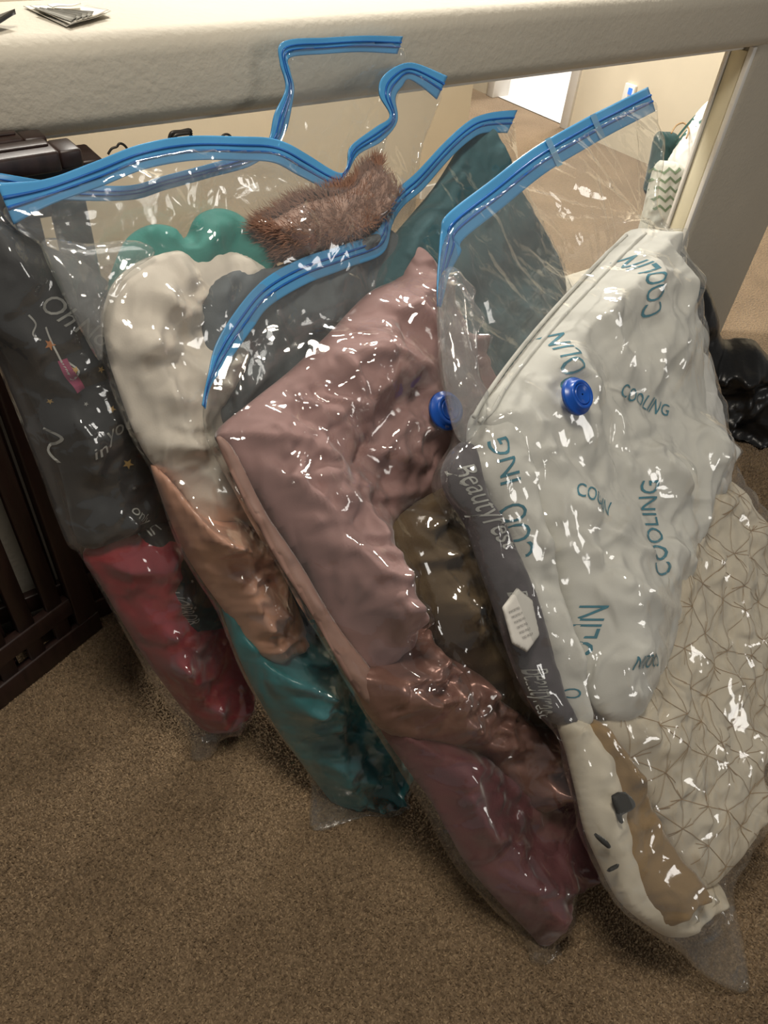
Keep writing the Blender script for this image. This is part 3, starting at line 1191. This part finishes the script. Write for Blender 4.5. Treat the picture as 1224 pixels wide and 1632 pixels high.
C4 = Cushion('teal_satin_sheet', PC, [(354, 972), (375, 980), (420, 1030), (480, 1000), (540, 1030), (600, 1080), (640, 1150), (645, 1225), (604, 1282), (576, 1306), (545, 1296), (500, 1242), (440, 1160), (390, 1070)],
             fabric('teal_satin', (20, 122, 128), .36, .1, .1, .05, 300, .6, crease=1.0, cscale=20), .034, .025, -.012, .05, wr_fold(.045, .030, 115, 2.8, 8., .028, .010, 1.4))
tag(C4.obj, 'bright teal satin sheet filling the bottom of its bag above the carpet', 'sheet')
C5 = Cushion('grey_blanket', PC, [(318, 485), (350, 436), (400, 428), (440, 425), (500, 395), (600, 360), (640, 400), (600, 520), (520, 620), (420, 700), (350, 690), (330, 600)],
             fabric('slate_grey_cloth', (104, 110, 114), .8, .14, .2), .018, .012, .018, .03, wr_fold(.04, .008, 40, 2.4, 9., .02, .007))
tag(C5.obj, 'slate grey blanket bunched beside the cream comforter, behind a blue zip', 'blanket')
C7 = Cushion('fur_throw', PC, [(398, 365), (425, 345), (470, 322), (520, 312), (560, 295), (592, 262), (614, 280), (632, 310), (618, 340), (570, 385), (500, 410), (445, 418), (425, 395)],
             fabric('taupe_plush', (164, 132, 116), .9, .15, .4, .5, 260), .03, .02, .008, .03, wr_fold(.045, .016, 30, 2.4, 10., .02, .006))
tag(C7.obj, 'taupe plush throw with shaggy fringe at top of the teal and cream bag', 'throw blanket')


def fur(c, n, mat, length=.022):
    """shaggy strands over the top-left rim and face of a throw"""
    poly = c.poly
    lo, hi = poly.min(0), poly.max(0)
    cen = poly.mean(0)
    w = poly - cen
    rim = poly[(w[:, 1] - .4 * w[:, 0]) > 0]
    k = rng.randint(len(rim), size=n)
    Pr = rim[k] + (cen - rim[k]) * rng.uniform(0, .14, (n, 1))
    Pf = rng.uniform(lo, hi, (n, 2))
    P = np.concatenate([Pr, Pf])
    L = length * np.concatenate([rng.uniform(.4, 1.3, n), rng.uniform(.3, .7, n)])
    hf, _, ins = c.eval(P)
    keep = ins | (np.arange(2 * n) < n)
    P, L, hf = P[keep], L[keep], hf[keep]
    d = P - cen
    d = d / (np.linalg.norm(d, axis=1, keepdims=True) + 1e-6) * .7 + np.array([-.35, .55]) + rng.normal(0, .35, P.shape)
    d /= np.linalg.norm(d, axis=1, keepdims=True) + 1e-6
    perp = np.stack([-d[:, 1], d[:, 0]], -1) * .0007
    V = []
    for t_, wd in ((0, 1), (.5, .7), (1, .1)):
        q = P + d * (L * t_)[:, None] + perp * 6 * t_ * t_ * rng.uniform(-1, 1, (len(P), 1))
        h = hf + .001 + .008 * t_ * (1 - .6 * t_)
        for sg in (1, -1):
            e = q + sg * perp * wd
            V.append(c.plane.world(e[:, 0], e[:, 1], h))
    V = np.stack(V, 1).reshape(-1, 3)
    b = np.arange(len(P))[:, None] * 6
    o = mesh_obj('fur_strands', V, np.concatenate([b + [0, 1, 3, 2], b + [2, 3, 5, 4]]), mat, c.obj)
    o['kind'] = 'stuff'


fur(C7, 2600, mat_basic('taupe_fur', srgb(150, 112, 92), .8, .25, 80))
fc = Cushion('film_fold', PC, [(66, 384), (140, 388), (215, 383), (248, 404), (200, 440), (168, 500), (162, 575), (134, 536), (104, 478)],
             MAT['film_fold'], .010, .004, .018, .02, dict(seed=62, ang=130, spread=25, dens=900, length=(.06, .2), width=(.005, .012), amp=(.004, .008)), .004, bagC)
fc.obj['label'] = 'milky folded film flap'
make_film('plastic_film', PC, [(8, 330), (80, 308), (160, 280), (228, 250), (300, 238), (380, 238), (440, 242), (490, 266), (540, 292), (556, 262), (568, 240), (603, 214), (624, 182), (616, 150), (630, 125), (655, 115), (704, 140), (690, 190), (668, 260), (660, 400), (660, 620), (620, 850), (625, 1050), (648, 1230), (588, 1308), (498, 1326), (494, 1240), (436, 1160), (384, 1070), (345, 975), (284, 872), (244, 760), (206, 692), (176, 620), (160, 575), (104, 480), (68, 398), (22, 362)],
          [C1, C2, C3, C4, C5, C6, C7], MAT['film'], bagC, wr=wr_film(.007, .010, 2.5, 95, [(300, 378, 12, 50, 130, .16, .012), (165, 505, 8, 80, 190, .16, .010), (290, 790, 9, 0, 360, .14, .009)]))
make_strip(PC, [(-6, 292, 22, 358), (70, 286, 82, 326), (150, 258, 160, 298), (220, 231, 228, 271), (300, 217, 305, 256), (380, 218, 380, 256), (440, 222, 434, 259), (490, 247, 478, 280), (540, 276, 528, 304, .004), (554, 262, 548, 284, .008), (558, 234, 570, 248, .006), (598, 203, 607, 226), (622, 184, 632, 196), (604, 150, 630, 158), (614, 118, 640, 138), (655, 100, 655, 127), (712, 122, 696, 158)], bagC)

# ---- bag B: mauve comforter, olive, rose and plum
bagB = empty('vacuum_storage_bag', at_z(865, 1530))
tag(bagB, 'clear vacuum bag full of mauve, olive and plum bedding in the middle', 'storage bag', 'vacuum bags leaning on the half wall')
B5 = Cushion('slate_teal_blanket', PB, [(590, 450), (620, 385), (690, 300), (752, 205), (782, 216), (808, 285), (852, 352), (898, 445), (885, 530), (820, 640), (740, 680), (660, 600), (600, 520)],
             fabric('slate_teal_cloth', (62, 98, 104), .75, .12, .2), .026, .016, -.030, .04, wr_fold(.07, .010, 75, 2.6, 11., .03, .005))
tag(B5.obj, 'slate teal blanket rising to a peak above the mauve comforter', 'blanket')
B1 = Cushion('mauve_comforter', PB, [(343, 690), (400, 640), (460, 592), (520, 535), (585, 468), (638, 440), (656, 393), (692, 420), (730, 500), (770, 620), (785, 715), (735, 775), (660, 806), (622, 850), (634, 930), (664, 1000), (645, 1055), (600, 1085), (570, 1066), (535, 1010), (495, 930), (450, 858), (400, 780), (362, 725)],
             fabric('mauve_cotton', (160, 126, 122), .7, .05, .25, .12), .038, .018, .0, .08, wr_fold(.055, .026, 110, 2.8, 12., .032, .007))
tag(B1.obj, 'large dusty mauve comforter in front of the slate teal blanket', 'comforter')
B7 = Cushion('taupe_sheet', PB, [(345, 700), (372, 715), (420, 810), (480, 900), (540, 1000), (600, 1075), (625, 1110), (600, 1130), (560, 1090), (500, 985), (440, 890), (385, 790)],
             fabric('taupe_satin', (160, 126, 114), .55, .1, .15, .05, 300, .4), .006, .010, .020, .03, wr_fold(.03, .008, 122, 3.4, 13.))
tag(B7.obj, 'narrow taupe sheet edge running down left side of the mauve comforter', 'sheet')
B2 = Cushion('olive_blanket', PB, [(612, 852), (650, 808), (720, 768), (760, 780), (830, 900), (880, 1040), (905, 1150), (860, 1165), (800, 1140), (740, 1080), (680, 1015), (640, 940)],
             fabric('olive_brown_fleece', (104, 86, 62), .75, .12, .25), .034, .02, .012, .05, wr_fold(.045, .026, 105, 3.6, 14., .03, .006))
tag(B2.obj, 'olive brown blanket tucked under the mauve comforter beside printed pillow', 'blanket')
B3 = Cushion('rose_satin_quilt', PB, [(556, 1072), (600, 1050), (655, 1012), (676, 992), (690, 1030), (740, 1062), (790, 1112), (850, 1142), (910, 1150), (940, 1200), (945, 1260), (900, 1270), (850, 1296), (800, 1240), (760, 1205), (700, 1186), (640, 1178), (600, 1156), (572, 1112)],
             fabric('rose_satin', (152, 112, 101), .32, .14, .1, .3, 120, .7, metallic=.35), .04, .025, .006, .05, wr_fold(.042, .026, 135, 2.4, 15., .022, .010, 1.4))
tag(B3.obj, 'shiny rose brown satin quilt between mauve comforter and plum blanket', 'quilt')
B4 = Cushion('plum_blanket', PB, [(602, 1150), (660, 1160), (740, 1180), (820, 1230), (900, 1230), (960, 1300), (942, 1370), (904, 1426), (878, 1484), (864, 1508), (844, 1488), (790, 1432), (740, 1372), (690, 1282), (645, 1220)],
             fabric('plum_fleece', (108, 63, 67), .65, .12, .3), .030, .025, -.008, .05, wr_fold(.065, .018, 120, 2.6, 16., .03, .008))
tag(B4.obj, 'plum blanket narrowing to a point at bottom of the middle bag', 'blanket')
filmB, topB = make_film('plastic_film', PB, [(324, 645), (334, 595), (358, 552), (395, 505), (422, 472), (486, 434), (545, 412), (602, 392), (616, 350), (634, 320), (668, 288), (708, 244), (745, 212), (775, 196), (818, 193), (830, 280), (900, 430), (960, 640), (990, 900), (985, 1150), (965, 1320), (925, 1410), (892, 1486), (888, 1532), (850, 1538), (836, 1500), (785, 1448), (722, 1376), (664, 1272), (600, 1170), (552, 1090), (480, 968), (400, 832), (340, 722), (326, 686)],
                        [B1, B2, B3, B4, B5, B7], MAT['film_tight'], bagB, wr=wr_film(.008, .007, 3.5, 110, [(348, 692, 7, -35, 75, .35, .010), (600, 1085, 8, 0, 360, .12, .008), (864, 1500, 7, 60, 130, .25, .010)]))
make_strip(PB, [(824, 176, 808, 212), (776, 181, 772, 212), (744, 195, 746, 226), (706, 229, 713, 257), (664, 274, 674, 302), (632, 303, 642, 330), (612, 334, 624, 360), (600, 368, 610, 404), (540, 393, 552, 428), (480, 412, 490, 452), (420, 446, 430, 488), (378, 492, 402, 524), (345, 546, 368, 572), (331, 598, 338, 612), (322, 645, 327, 652)], bagB)
u, v = PB.uv(708, 655, .06)
make_valve(PB, 710, 655, topB(u, v) + .002, .030, bagB)

# ---- bag A: cooling pillows and the quilted cream comforter (nearest)
bagA = empty('vacuum_storage_bag', at_z(1190, 1580))
tag(bagA, 'large clear vacuum bag with white printed pillows, nearest on the right', 'storage bag', 'vacuum bags leaning on the half wall')
white = fabric('white_pillow_cotton', (214, 212, 204), .75, .03, .1, .12)
A3 = Cushion('quilted_comforter', PA, [(1060, 800), (1120, 760), (1160, 770), (1195, 830), (1222, 900), (1240, 1000), (1232, 1100), (1212, 1200), (1202, 1304), (1178, 1358), (1126, 1414), (1100, 1400), (1070, 1360), (1010, 1242), (958, 1158), (960, 1080), (1000, 950)],
             fabric('ivory_quilt', (214, 203, 182), .7, .05, .15, .12), .034, .03, .0, .06, wr_fold(.045, .012, 60, 1.4, 17., .022, .008))
tag(A3.obj, 'ivory quilted comforter with tan geometric stitching below the white pillows', 'comforter')
A5 = Cushion('ivory_sheet', PA, [(896, 1150), (942, 1150), (975, 1244), (992, 1325), (1025, 1410), (1080, 1440), (1132, 1400), (1136, 1440), (1100, 1480), (1075, 1494), (1045, 1484), (994, 1442), (962, 1382), (938, 1326), (926, 1271), (910, 1206)],
             fabric('ivory_sheet_cloth', (218, 208, 188), .7, .05, .15, .1), .03, .025, -.006, .03, wr_fold(.04, .010, 110, 2.6, 18.))
tag(A5.obj, 'ivory sheet wrapped around the tan blanket at bottom of nearest bag', 'sheet')
A4 = Cushion('tan_blanket', PA, [(936, 1150), (962, 1156), (1010, 1239), (1070, 1356), (1105, 1391), (1098, 1430), (1072, 1462), (1059, 1478), (1036, 1452), (1009, 1402), (987, 1325), (970, 1244), (938, 1180)],
             fabric('tan_fleece', (150, 122, 82), .7, .15, .3), .022, .025, .010, .035, wr_fold(.045, .014, 118, 2.8, 19.))
tag(A4.obj, 'tan gold blanket wedged between ivory sheet and quilted comforter', 'blanket')
A6 = Cushion('charcoal_gusset_pillow', PA, [(712, 742), (732, 706), (752, 720), (770, 790), (802, 850), (836, 925), (862, 1004), (890, 1103), (912, 1150), (890, 1156), (867, 1138), (844, 1100), (820, 1042), (797, 970), (774, 905), (752, 838), (720, 788)],
             fabric('charcoal_knit', (78, 72, 76), .75, .1, .2), .034, .035, -.012, .03, wr_fold(.04, .006, 110, 2.5, 20.))
tag(A6.obj, 'charcoal sided pillow with pale script lettering at the left bag edge', 'pillow')
A2 = Cushion('printed_cooling_pillow', PA, [(758, 655), (800, 640), (832, 740), (862, 860), (892, 980), (922, 1090), (932, 1150), (915, 1156), (888, 1110), (862, 1020), (830, 918), (795, 830), (765, 770), (752, 710)],
             white, .038, .035, -.004, .04, wr_fold(.05, .010, 110, 2.5, 21.))
tag(A2.obj, 'white pillow with teal lettering, edge-on behind the front cooling pillow', 'pillow')
A1 = Cushion('printed_cooling_pillow', PA, [(1006, 366), (1045, 400), (1074, 480), (1095, 560), (1115, 650), (1134, 740), (1120, 820), (1096, 900), (1075, 1000), (1035, 1105), (1000, 1150), (958, 1140), (930, 1080), (905, 980), (878, 880), (845, 800), (800, 720), (764, 664), (800, 604), (880, 502), (950, 425)],
             white, .040, .035, .012, .07, wr_fold(.06, .017, 108, 2.8, 22., .032, .008, .45))
tag(A1.obj, 'big white pillow printed with teal cooling lettering, top of nearest bag', 'pillow')
A8 = Cushion('pillow_fold', PA, [(1100, 570), (1118, 590), (1140, 690), (1152, 745), (1135, 800), (1108, 790), (1095, 700)],
             fabric('grey_white_cotton', (205, 204, 200), .75, .05, .1), .042, .03, .012, .03, wr_fold(.03, .008, 105, 3, 23.))
A8.obj.parent = A1.obj
for dpx in ((0, 0), (9, 8)):
    pp = []
    for x, y in spline([(1004, 372), (950, 428), (884, 500), (830, 566), (790, 622), (768, 660)], False, 8):
        uvp = PA.uv(x + dpx[0], y + dpx[1], .03)
        pp.append(PA.world(uvp[0], uvp[1], float(A1.eval(uvp[None])[0][0]) + .001))
    tube('piping', pp, .0035, white, A1.obj)
tp = MAT['teal_print']
print_word(A1, 'COOLIN', (1020, 514), (1002, 412), 22, tp)
print_word(A1, 'COOLIN', (908, 655), (897, 530), 24, tp)
print_word(A1, 'COOLING', (976, 634), (1062, 664), 22, tp)
print_word(A1, 'COOLING', (1050, 918), (1038, 768), 24, tp)
print_word(A1, 'COOLIN', (902, 792), (968, 822), 26, tp)
print_word(A1, 'OLIN', (954, 1050), (956, 966), 22, tp)
print_word(A1, 'COOLIN', (1034, 1040), (982, 1046), 22, tp)
print_word(A1, 'G', (1072, 494), (1090, 488), 18, tp)
print_word(A8, 'NG', (1112, 640), (1120, 612), 14, tp)
print_word(A8, 'NG', (1118, 734), (1148, 742), 22, tp)
print_word(A2, 'COO', (856, 885), (828, 800), 19, tp)
print_word(A2, 'ING', (818, 768), (798, 698), 18, tp)
print_word(A2, 'CO', (906, 1122), (930, 1110), 18, tp)
print_word(A6, 'Beautyrest', (728, 745), (806, 880), 26, gp, shear=.35)
print_word(A6, 'Beautyrest', (852, 1068), (884, 1150), 20, gp, shear=.35)
print_word(A6, 'Be', (816, 944), (826, 968), 18, gp, shear=.3)
# care tag on the charcoal side
tagw = mat_basic('white_care_label', srgb(214, 210, 202), .7, .04, 40)
ct = Cushion('care_tag', PA, [(800, 968), (824, 936), (848, 956), (860, 1012), (840, 1040), (816, 1026)], tagw, .004, .001, .026, .006, None, .003, A6.obj, 1)
ct.obj['label'] = 'white sewn care tag with tiny print'
pg = mat_basic('tag_ink', srgb(96, 92, 90), .7, .1, 60)
for i in range(6):
    a = (812 + i * 4.2, 978 + i * 8.2)
    V, F_ = text_mesh2d('IMPORTED POLY'[i:i + 9])
    V = V - [V[:, 0].min(), 0]
    V[:, 0] /= V[:, 0].max()
    uv0 = PA.uv(*a, .031)
    ux = PA.uv(a[0] + 17, a[1] - 8, .031) - uv0
    uy = PA.uv(a[0] - 2, a[1] - 5, .031) - uv0
    uv = uv0 + V[:, :1] * ux + V[:, 1:] * uy
    q = mesh_obj('tag_lettering', PA.world(uv[:, 0], uv[:, 1], .0312), F_, pg, A6.obj, False)
# dark fabric tabs near the bottom
dk = fabric('dark_grey_tab', (58, 58, 56), .7, .1)
for nm, px in (('fabric_tab', [(974, 1268), (996, 1262), (1012, 1280), (1006, 1292), (990, 1300), (994, 1312), (986, 1310), (980, 1290)]),):
    q = Cushion(nm, PA, px, dk, .006, .002, .040, .008, None, .003, A4.obj, 2)
    q.obj['label'] = 'dark grey fabric tab'
for px in ([(946, 1326), (966, 1338), (974, 1350), (968, 1352), (950, 1336)], [(966, 1386), (984, 1376), (986, 1382), (972, 1390)]):
    q = Cushion('fabric_tab', PA, px, dk, .006, .002, .026, .006, None, .003, A5.obj, 2)
    q.obj['label'] = 'dark grey fabric tab'


def quilt_lines(c, mat):
    """tan starburst stitching: a jittered triangular net draped over the quilt"""
    lo, hi = c.poly.min(0), c.poly.max(0)
    s = .062
    pts = {}
    ny = int((hi[1] - lo[1]) / (s * .86)) + 2
    nx = int((hi[0] - lo[0]) / s) + 2
    for j in range(-1, ny + 1):
        for i in range(-1, nx + 1):
            pts[i, j] = np.array([lo[0] + (i + .5 * (j % 2)) * s, lo[1] + j * s * .86]) + rng.uniform(-.017, .017, 2)
    segs = []
    for (i, j), p in pts.items():
        odd = j % 2
        for q in ((i + 1, j), (i + odd, j + 1), (i - 1 + odd, j + 1)):
            if q in pts:
                segs.append((p, pts[q]))
        for _ in range(2):
            a = rng.uniform(0, 6.28)
            segs.append((p, p + np.array([math.cos(a), math.sin(a)]) * s * rng.uniform(.25, .5)))
    m = 9
    A_ = np.array([q[0] for q in segs])
    B_ = np.array([q[1] for q in segs])
    T = np.linspace(0, 1, m)[None, :, None]
    P = A_[:, None] * (1 - T) + B_[:, None] * T
    d = (B_ - A_) / np.linalg.norm(B_ - A_, axis=1, keepdims=True)
    nn = np.stack([-d[:, 1], d[:, 0]], -1)[:, None] * .0005
    _, _, ins = c.eval(P.reshape(-1, 2))
    hf = c.surf(P.reshape(-1, 2)).reshape(P.shape[:2]) + .0012
    ins = ins.reshape(P.shape[:2])
    Va = c.plane.world((P + nn)[..., 0], (P + nn)[..., 1], hf).reshape(-1, 3)
    Vb = c.plane.world((P - nn)[..., 0], (P - nn)[..., 1], hf).reshape(-1, 3)
    N = len(Va)
    V = np.concatenate([Va, Vb])
    idx = np.arange(N).reshape(P.shape[:2])
    ok = ins[:, :-1] & ins[:, 1:]
    a, b = idx[:, :-1][ok], idx[:, 1:][ok]
    F_ = np.stack([a, b, b + N, a + N], -1)
    o = mesh_obj('quilt_stitching', V, F_, mat, c.obj, False)
    o['label'] = 'tan geometric starburst stitching'


quilt_lines(A3, MAT['thread'])
fa = Cushion('film_fold', PA, [(699, 452), (722, 425), (742, 470), (752, 560), (772, 648), (752, 700), (732, 702), (716, 660), (702, 560)],
             MAT['film_fold'], .008, .004, .010, .02, dict(seed=61, ang=98, spread=10, dens=2500, length=(.08, .3), width=(.004, .008), amp=(.003, .007)), .004, bagA)
fa.obj['label'] = 'milky folded film edge'
filmA, topA = make_film('plastic_film', PA, [(718, 362), (790, 312), (860, 255), (938, 208), (1036, 160), (1048, 200), (1056, 245), (1046, 330), (1086, 386), (1098, 450), (1114, 560), (1136, 690), (1152, 742), (1204, 812), (1250, 900), (1268, 1010), (1256, 1120), (1228, 1220), (1206, 1312), (1172, 1396), (1166, 1430), (1182, 1500), (1190, 1582), (1124, 1556), (1086, 1520), (1040, 1490), (985, 1446), (945, 1372), (920, 1280), (900, 1190), (862, 1142), (838, 1102), (812, 1040), (770, 912), (745, 842), (714, 792), (708, 742), (728, 702), (712, 640), (700, 560), (698, 450)],
                        [A1, A2, A3, A4, A5, A6, A8], MAT['film'], bagA, wr=wr_film(.008, .009, 4.5, 105, [(1010, 368, 16, 60, 200, .28, .012), (735, 690, 8, 60, 110, .3, .01), (1060, 1440, 9, 240, 330, .14, .006)]))
make_strip(PA, [(1032, 139, 1043, 178), (985, 162, 998, 201), (930, 190, 945, 230), (850, 236, 868, 277), (780, 289, 800, 332), (712, 342, 738, 382), (703, 372, 734, 402, -.006), (698, 425, 716, 438, -.01), (697, 488, 702, 490, -.012)], bagA)
for x0, y0, x1, y1 in ((940, 184, 956, 222), (868, 222, 888, 266)):
    V = []
    for hh in (.0026, .0048):
        for (x, y) in ((x0, y0), (x0 + 9, y0 - 4), (x1 + 9, y1 - 4), (x1, y1)):
            V.append(PA.hit(x, y, hh))
    q = mesh_obj('strip_clip', V, [(0, 3, 2, 1), (4, 5, 6, 7), (0, 1, 5, 4), (1, 2, 6, 5), (2, 3, 7, 6), (3, 0, 4, 7)], MAT['slider'], bagA, False)
    q['label'] = 'milky crimped mark across the zip'
u, v = PA.uv(918, 632, .08)
make_valve(PA, 918, 632, topA(u, v) + .002, .028, bagA)

# ------------------------------------------------------------------ black rubbish bag and pale bundle on the right
pt = at_z(1185, 705) + _fw * .10
PT = Plane(pt, pt + _ri, pt + np.array([0, 0, 1.0]) + _fw * .15)
tb = Cushion('rubbish_bag', PT, [(1040, 440), (1075, 400), (1100, 416), (1124, 450), (1142, 492), (1152, 540), (1198, 540), (1224, 566), (1268, 596), (1296, 650), (1282, 705), (1220, 716), (1140, 712), (1080, 706), (1040, 600)],
             mat_basic('black_bin_liner', srgb(22, 22, 23), .3, .1, 10, .3, 60, .004), .10, .08, 0, .10,
             wr_fold(.06, .026, 100, 2.2, 30., .03, .015, 1.3), .009)
tag(tb.obj, 'glossy black rubbish bag slumped on carpet against wall end', 'rubbish bag')
wb = Cushion('pale_bundle', PT, [(1085, 500), (1108, 508), (1124, 522), (1131, 540), (1126, 560), (1108, 572), (1085, 570)],
             mat_basic('pale_grey_plastic', srgb(196, 196, 192), .4, .04, 10), .035, .03, .13, .04, None, .006)
tag(wb.obj, 'pale grey rounded bundle between nearest bag and black rubbish bag', 'bundle')

# ------------------------------------------------------------------ cushions in the hall beyond
def hall_plane(x, y, z):
    p = at_z(x, y, z)
    pl = Plane(p, p + np.array([.5, -.2, 0]), p + np.array([.15, .15, .5]))
    pl.free = True
    return pl


H1 = Cushion('white_pillow', hall_plane(1100, 260, .2), [(1060, 330), (1064, 262), (1090, 215), (1112, 178), (1140, 160), (1170, 220), (1160, 330), (1130, 430), (1050, 430)],
             fabric('white_stripe_cotton', (226, 224, 216), .8, .03), .07, .06, 0, .10, wr_fold(.1, .01, 80, 2, 31.), .012)
tag(H1.obj, 'white pillow with thin green stripes leaning in the hall by the jamb', 'pillow')
gs = mat_basic('green_stripe', srgb(70, 110, 104), .8, .1, 40)
print_stroke(H1, [(1088, 222), (1104, 202), (1122, 182)], 3.5, gs, 'green_stripe')
print_stroke(H1, [(1090, 229), (1106, 208), (1124, 190)], 2.5, gs, 'green_stripe')
H2 = Cushion('chevron_pillow', hall_plane(1070, 285, .2), [(1046, 262), (1060, 256), (1085, 262), (1092, 290), (1088, 360), (1080, 430), (1010, 440), (1030, 320)],
             fabric('chevron_cloth', (206, 206, 194), .8, .04), .06, .05, .09, .06, None, .009)
tag(H2.obj, 'white cushion with sage green chevron zigzags in the hall', 'cushion')
gz = mat_basic('sage_print', srgb(120, 138, 110), .8, .1, 40)
for k in range(5):
    y = 268 + k * 15
    print_stroke(H2, [(1044, y + 6), (1052, y), (1060, y + 8), (1068, y), (1076, y + 8), (1086, y)], 4.5, gz, 'chevron_stripe', 1)
H3 = Cushion('dark_teal_cushion', hall_plane(1062, 225, .2), [(1046, 214), (1060, 210), (1078, 214), (1080, 240), (1076, 330), (1060, 400), (1010, 400), (1036, 260)],
             fabric('dark_teal_knit', (44, 72, 72), .85, .15), .06, .05, .03, .05, None, .009)
tag(H3.obj, 'dark teal knit cushion behind the chevron cushion', 'cushion')
cab = [at_z(x, y, .34) for x, y in spline([(1070, 212), (1078, 200), (1090, 196), (1098, 206), (1094, 220)], False, 6)]
tag(tube('cable', cab, .004, MAT['thread']), 'thin cable loop standing up beside the white pillow', 'cable')

# ------------------------------------------------------------------ small things on and under the ledge
paper = mat_basic('newsprint', srgb(226, 222, 212), .7, .05, 60)
ink = mat_basic('newsprint_ink', srgb(120, 118, 110), .7, .2, 60)
ph = at_z(105, 28, CAPZ)
lf = empty('folded_leaflet', ph)
tag(lf, 'folded paper leaflet with grey print lying on the ledge', 'leaflet')


def sheet(name, px, z, mat, parent, curl=.004, th=.0012):
    a, b, c_, d = [at_z(x, y, z) for x, y in px]
    n = 10
    V = []
    for lay in (th, 0):
        for i in range(n + 1):
            for j in range(n + 1):
                s_, t_ = i / n, j / n
                p = (a * (1 - s_) + b * s_) * (1 - t_) + (d * (1 - s_) + c_ * s_) * t_
                p = p + np.array([0, 0, lay + curl * (.5 - .5 * math.cos(3.1 * s_)) * t_ + .001 * math.sin(7 * s_)+.001])
                V.append(p)
    m = n + 1
    F_ = []
    for i in range(n):
        for j in range(n):
            F_.append((i * m + j, (i + 1) * m + j, (i + 1) * m + j + 1, i * m + j + 1))
    N = m * m
    F_ += [tuple(N + k for k in f[::-1]) for f in F_]
    rim = [i * m for i in range(m)] + [n * m + j for j in range(1, m)] + [i * m + n for i in range(n - 1, -1, -1)] + list(range(n - 1, 0, -1))
    for p, q in zip(rim, rim[1:] + rim[:1]):
        F_.append((p, q, q + N, p + N))
    return mesh_obj(name, V, F_, mat, parent)


sheet('page', [(38, 12), (140, 12), (178, 26), (106, 44)], CAPZ + .001, paper, lf)
sheet('page', [(48, 11), (136, 14), (174, 24), (112, 40)], CAPZ + .005, paper, lf)
for k in range(4):
    sheet('printed_line', [(56 + k * 12, 15 + k), (64 + k * 12, 14 + k), (124 + k * 9, 32 - k * 2), (114 + k * 9, 36 - k * 2)], CAPZ + .0075, ink, lf, .004, .0004)
sheet('folded_edge', [(76, 10), (128, 8), (130, 13), (84, 14)], CAPZ + .010, paper, lf, .003)
st = sheet('leather_strap', [(-60, 40), (-10, 38), (30, 42), (-40, 60)], CAPZ + .002, mat_basic('black_leather', srgb(40, 40, 42), .45, .2, 30), None, .012, .006)
tag(st, 'black leather strap end lying on the ledge at the left', 'strap')

wire = mat_basic('dark_wire', srgb(70, 66, 62), .4, .1, 40, metallic=.6)


def hook(label, pts, r, Y):
    o = tube('wire_hook', [at_y(x, y, Y) for x, y in spline(pts, False, 5)], r, wire)
    tag(o, label, 'hook')


hook('small thin wire hook above the zip near the crib rails', [(172, 246), (178, 237), (186, 234), (190, 229), (196, 230), (202, 236), (206, 246)], .0018, WY - .012)
hook('thin wire hook above the zip at right of the black clip', [(350, 226), (355, 216), (362, 214), (368, 218), (370, 226)], .0018, WY - .012)
clip = empty('binder_clip', at_y(287, 218, WY - .015))
tag(clip, 'black clip poking up above the wavy blue zip', 'clip')
tube('clip_arm', [at_y(x, y, WY - .015) for x, y in spline([(270, 222), (274, 212), (288, 210), (303, 208), (304, 220)], False, 5)], .003, wire, clip)
tube('clip_arm', [at_y(x, y, WY - .02) for x, y in spline([(276, 222), (281, 215), (302, 212)], False, 5)], .003, wire, clip)
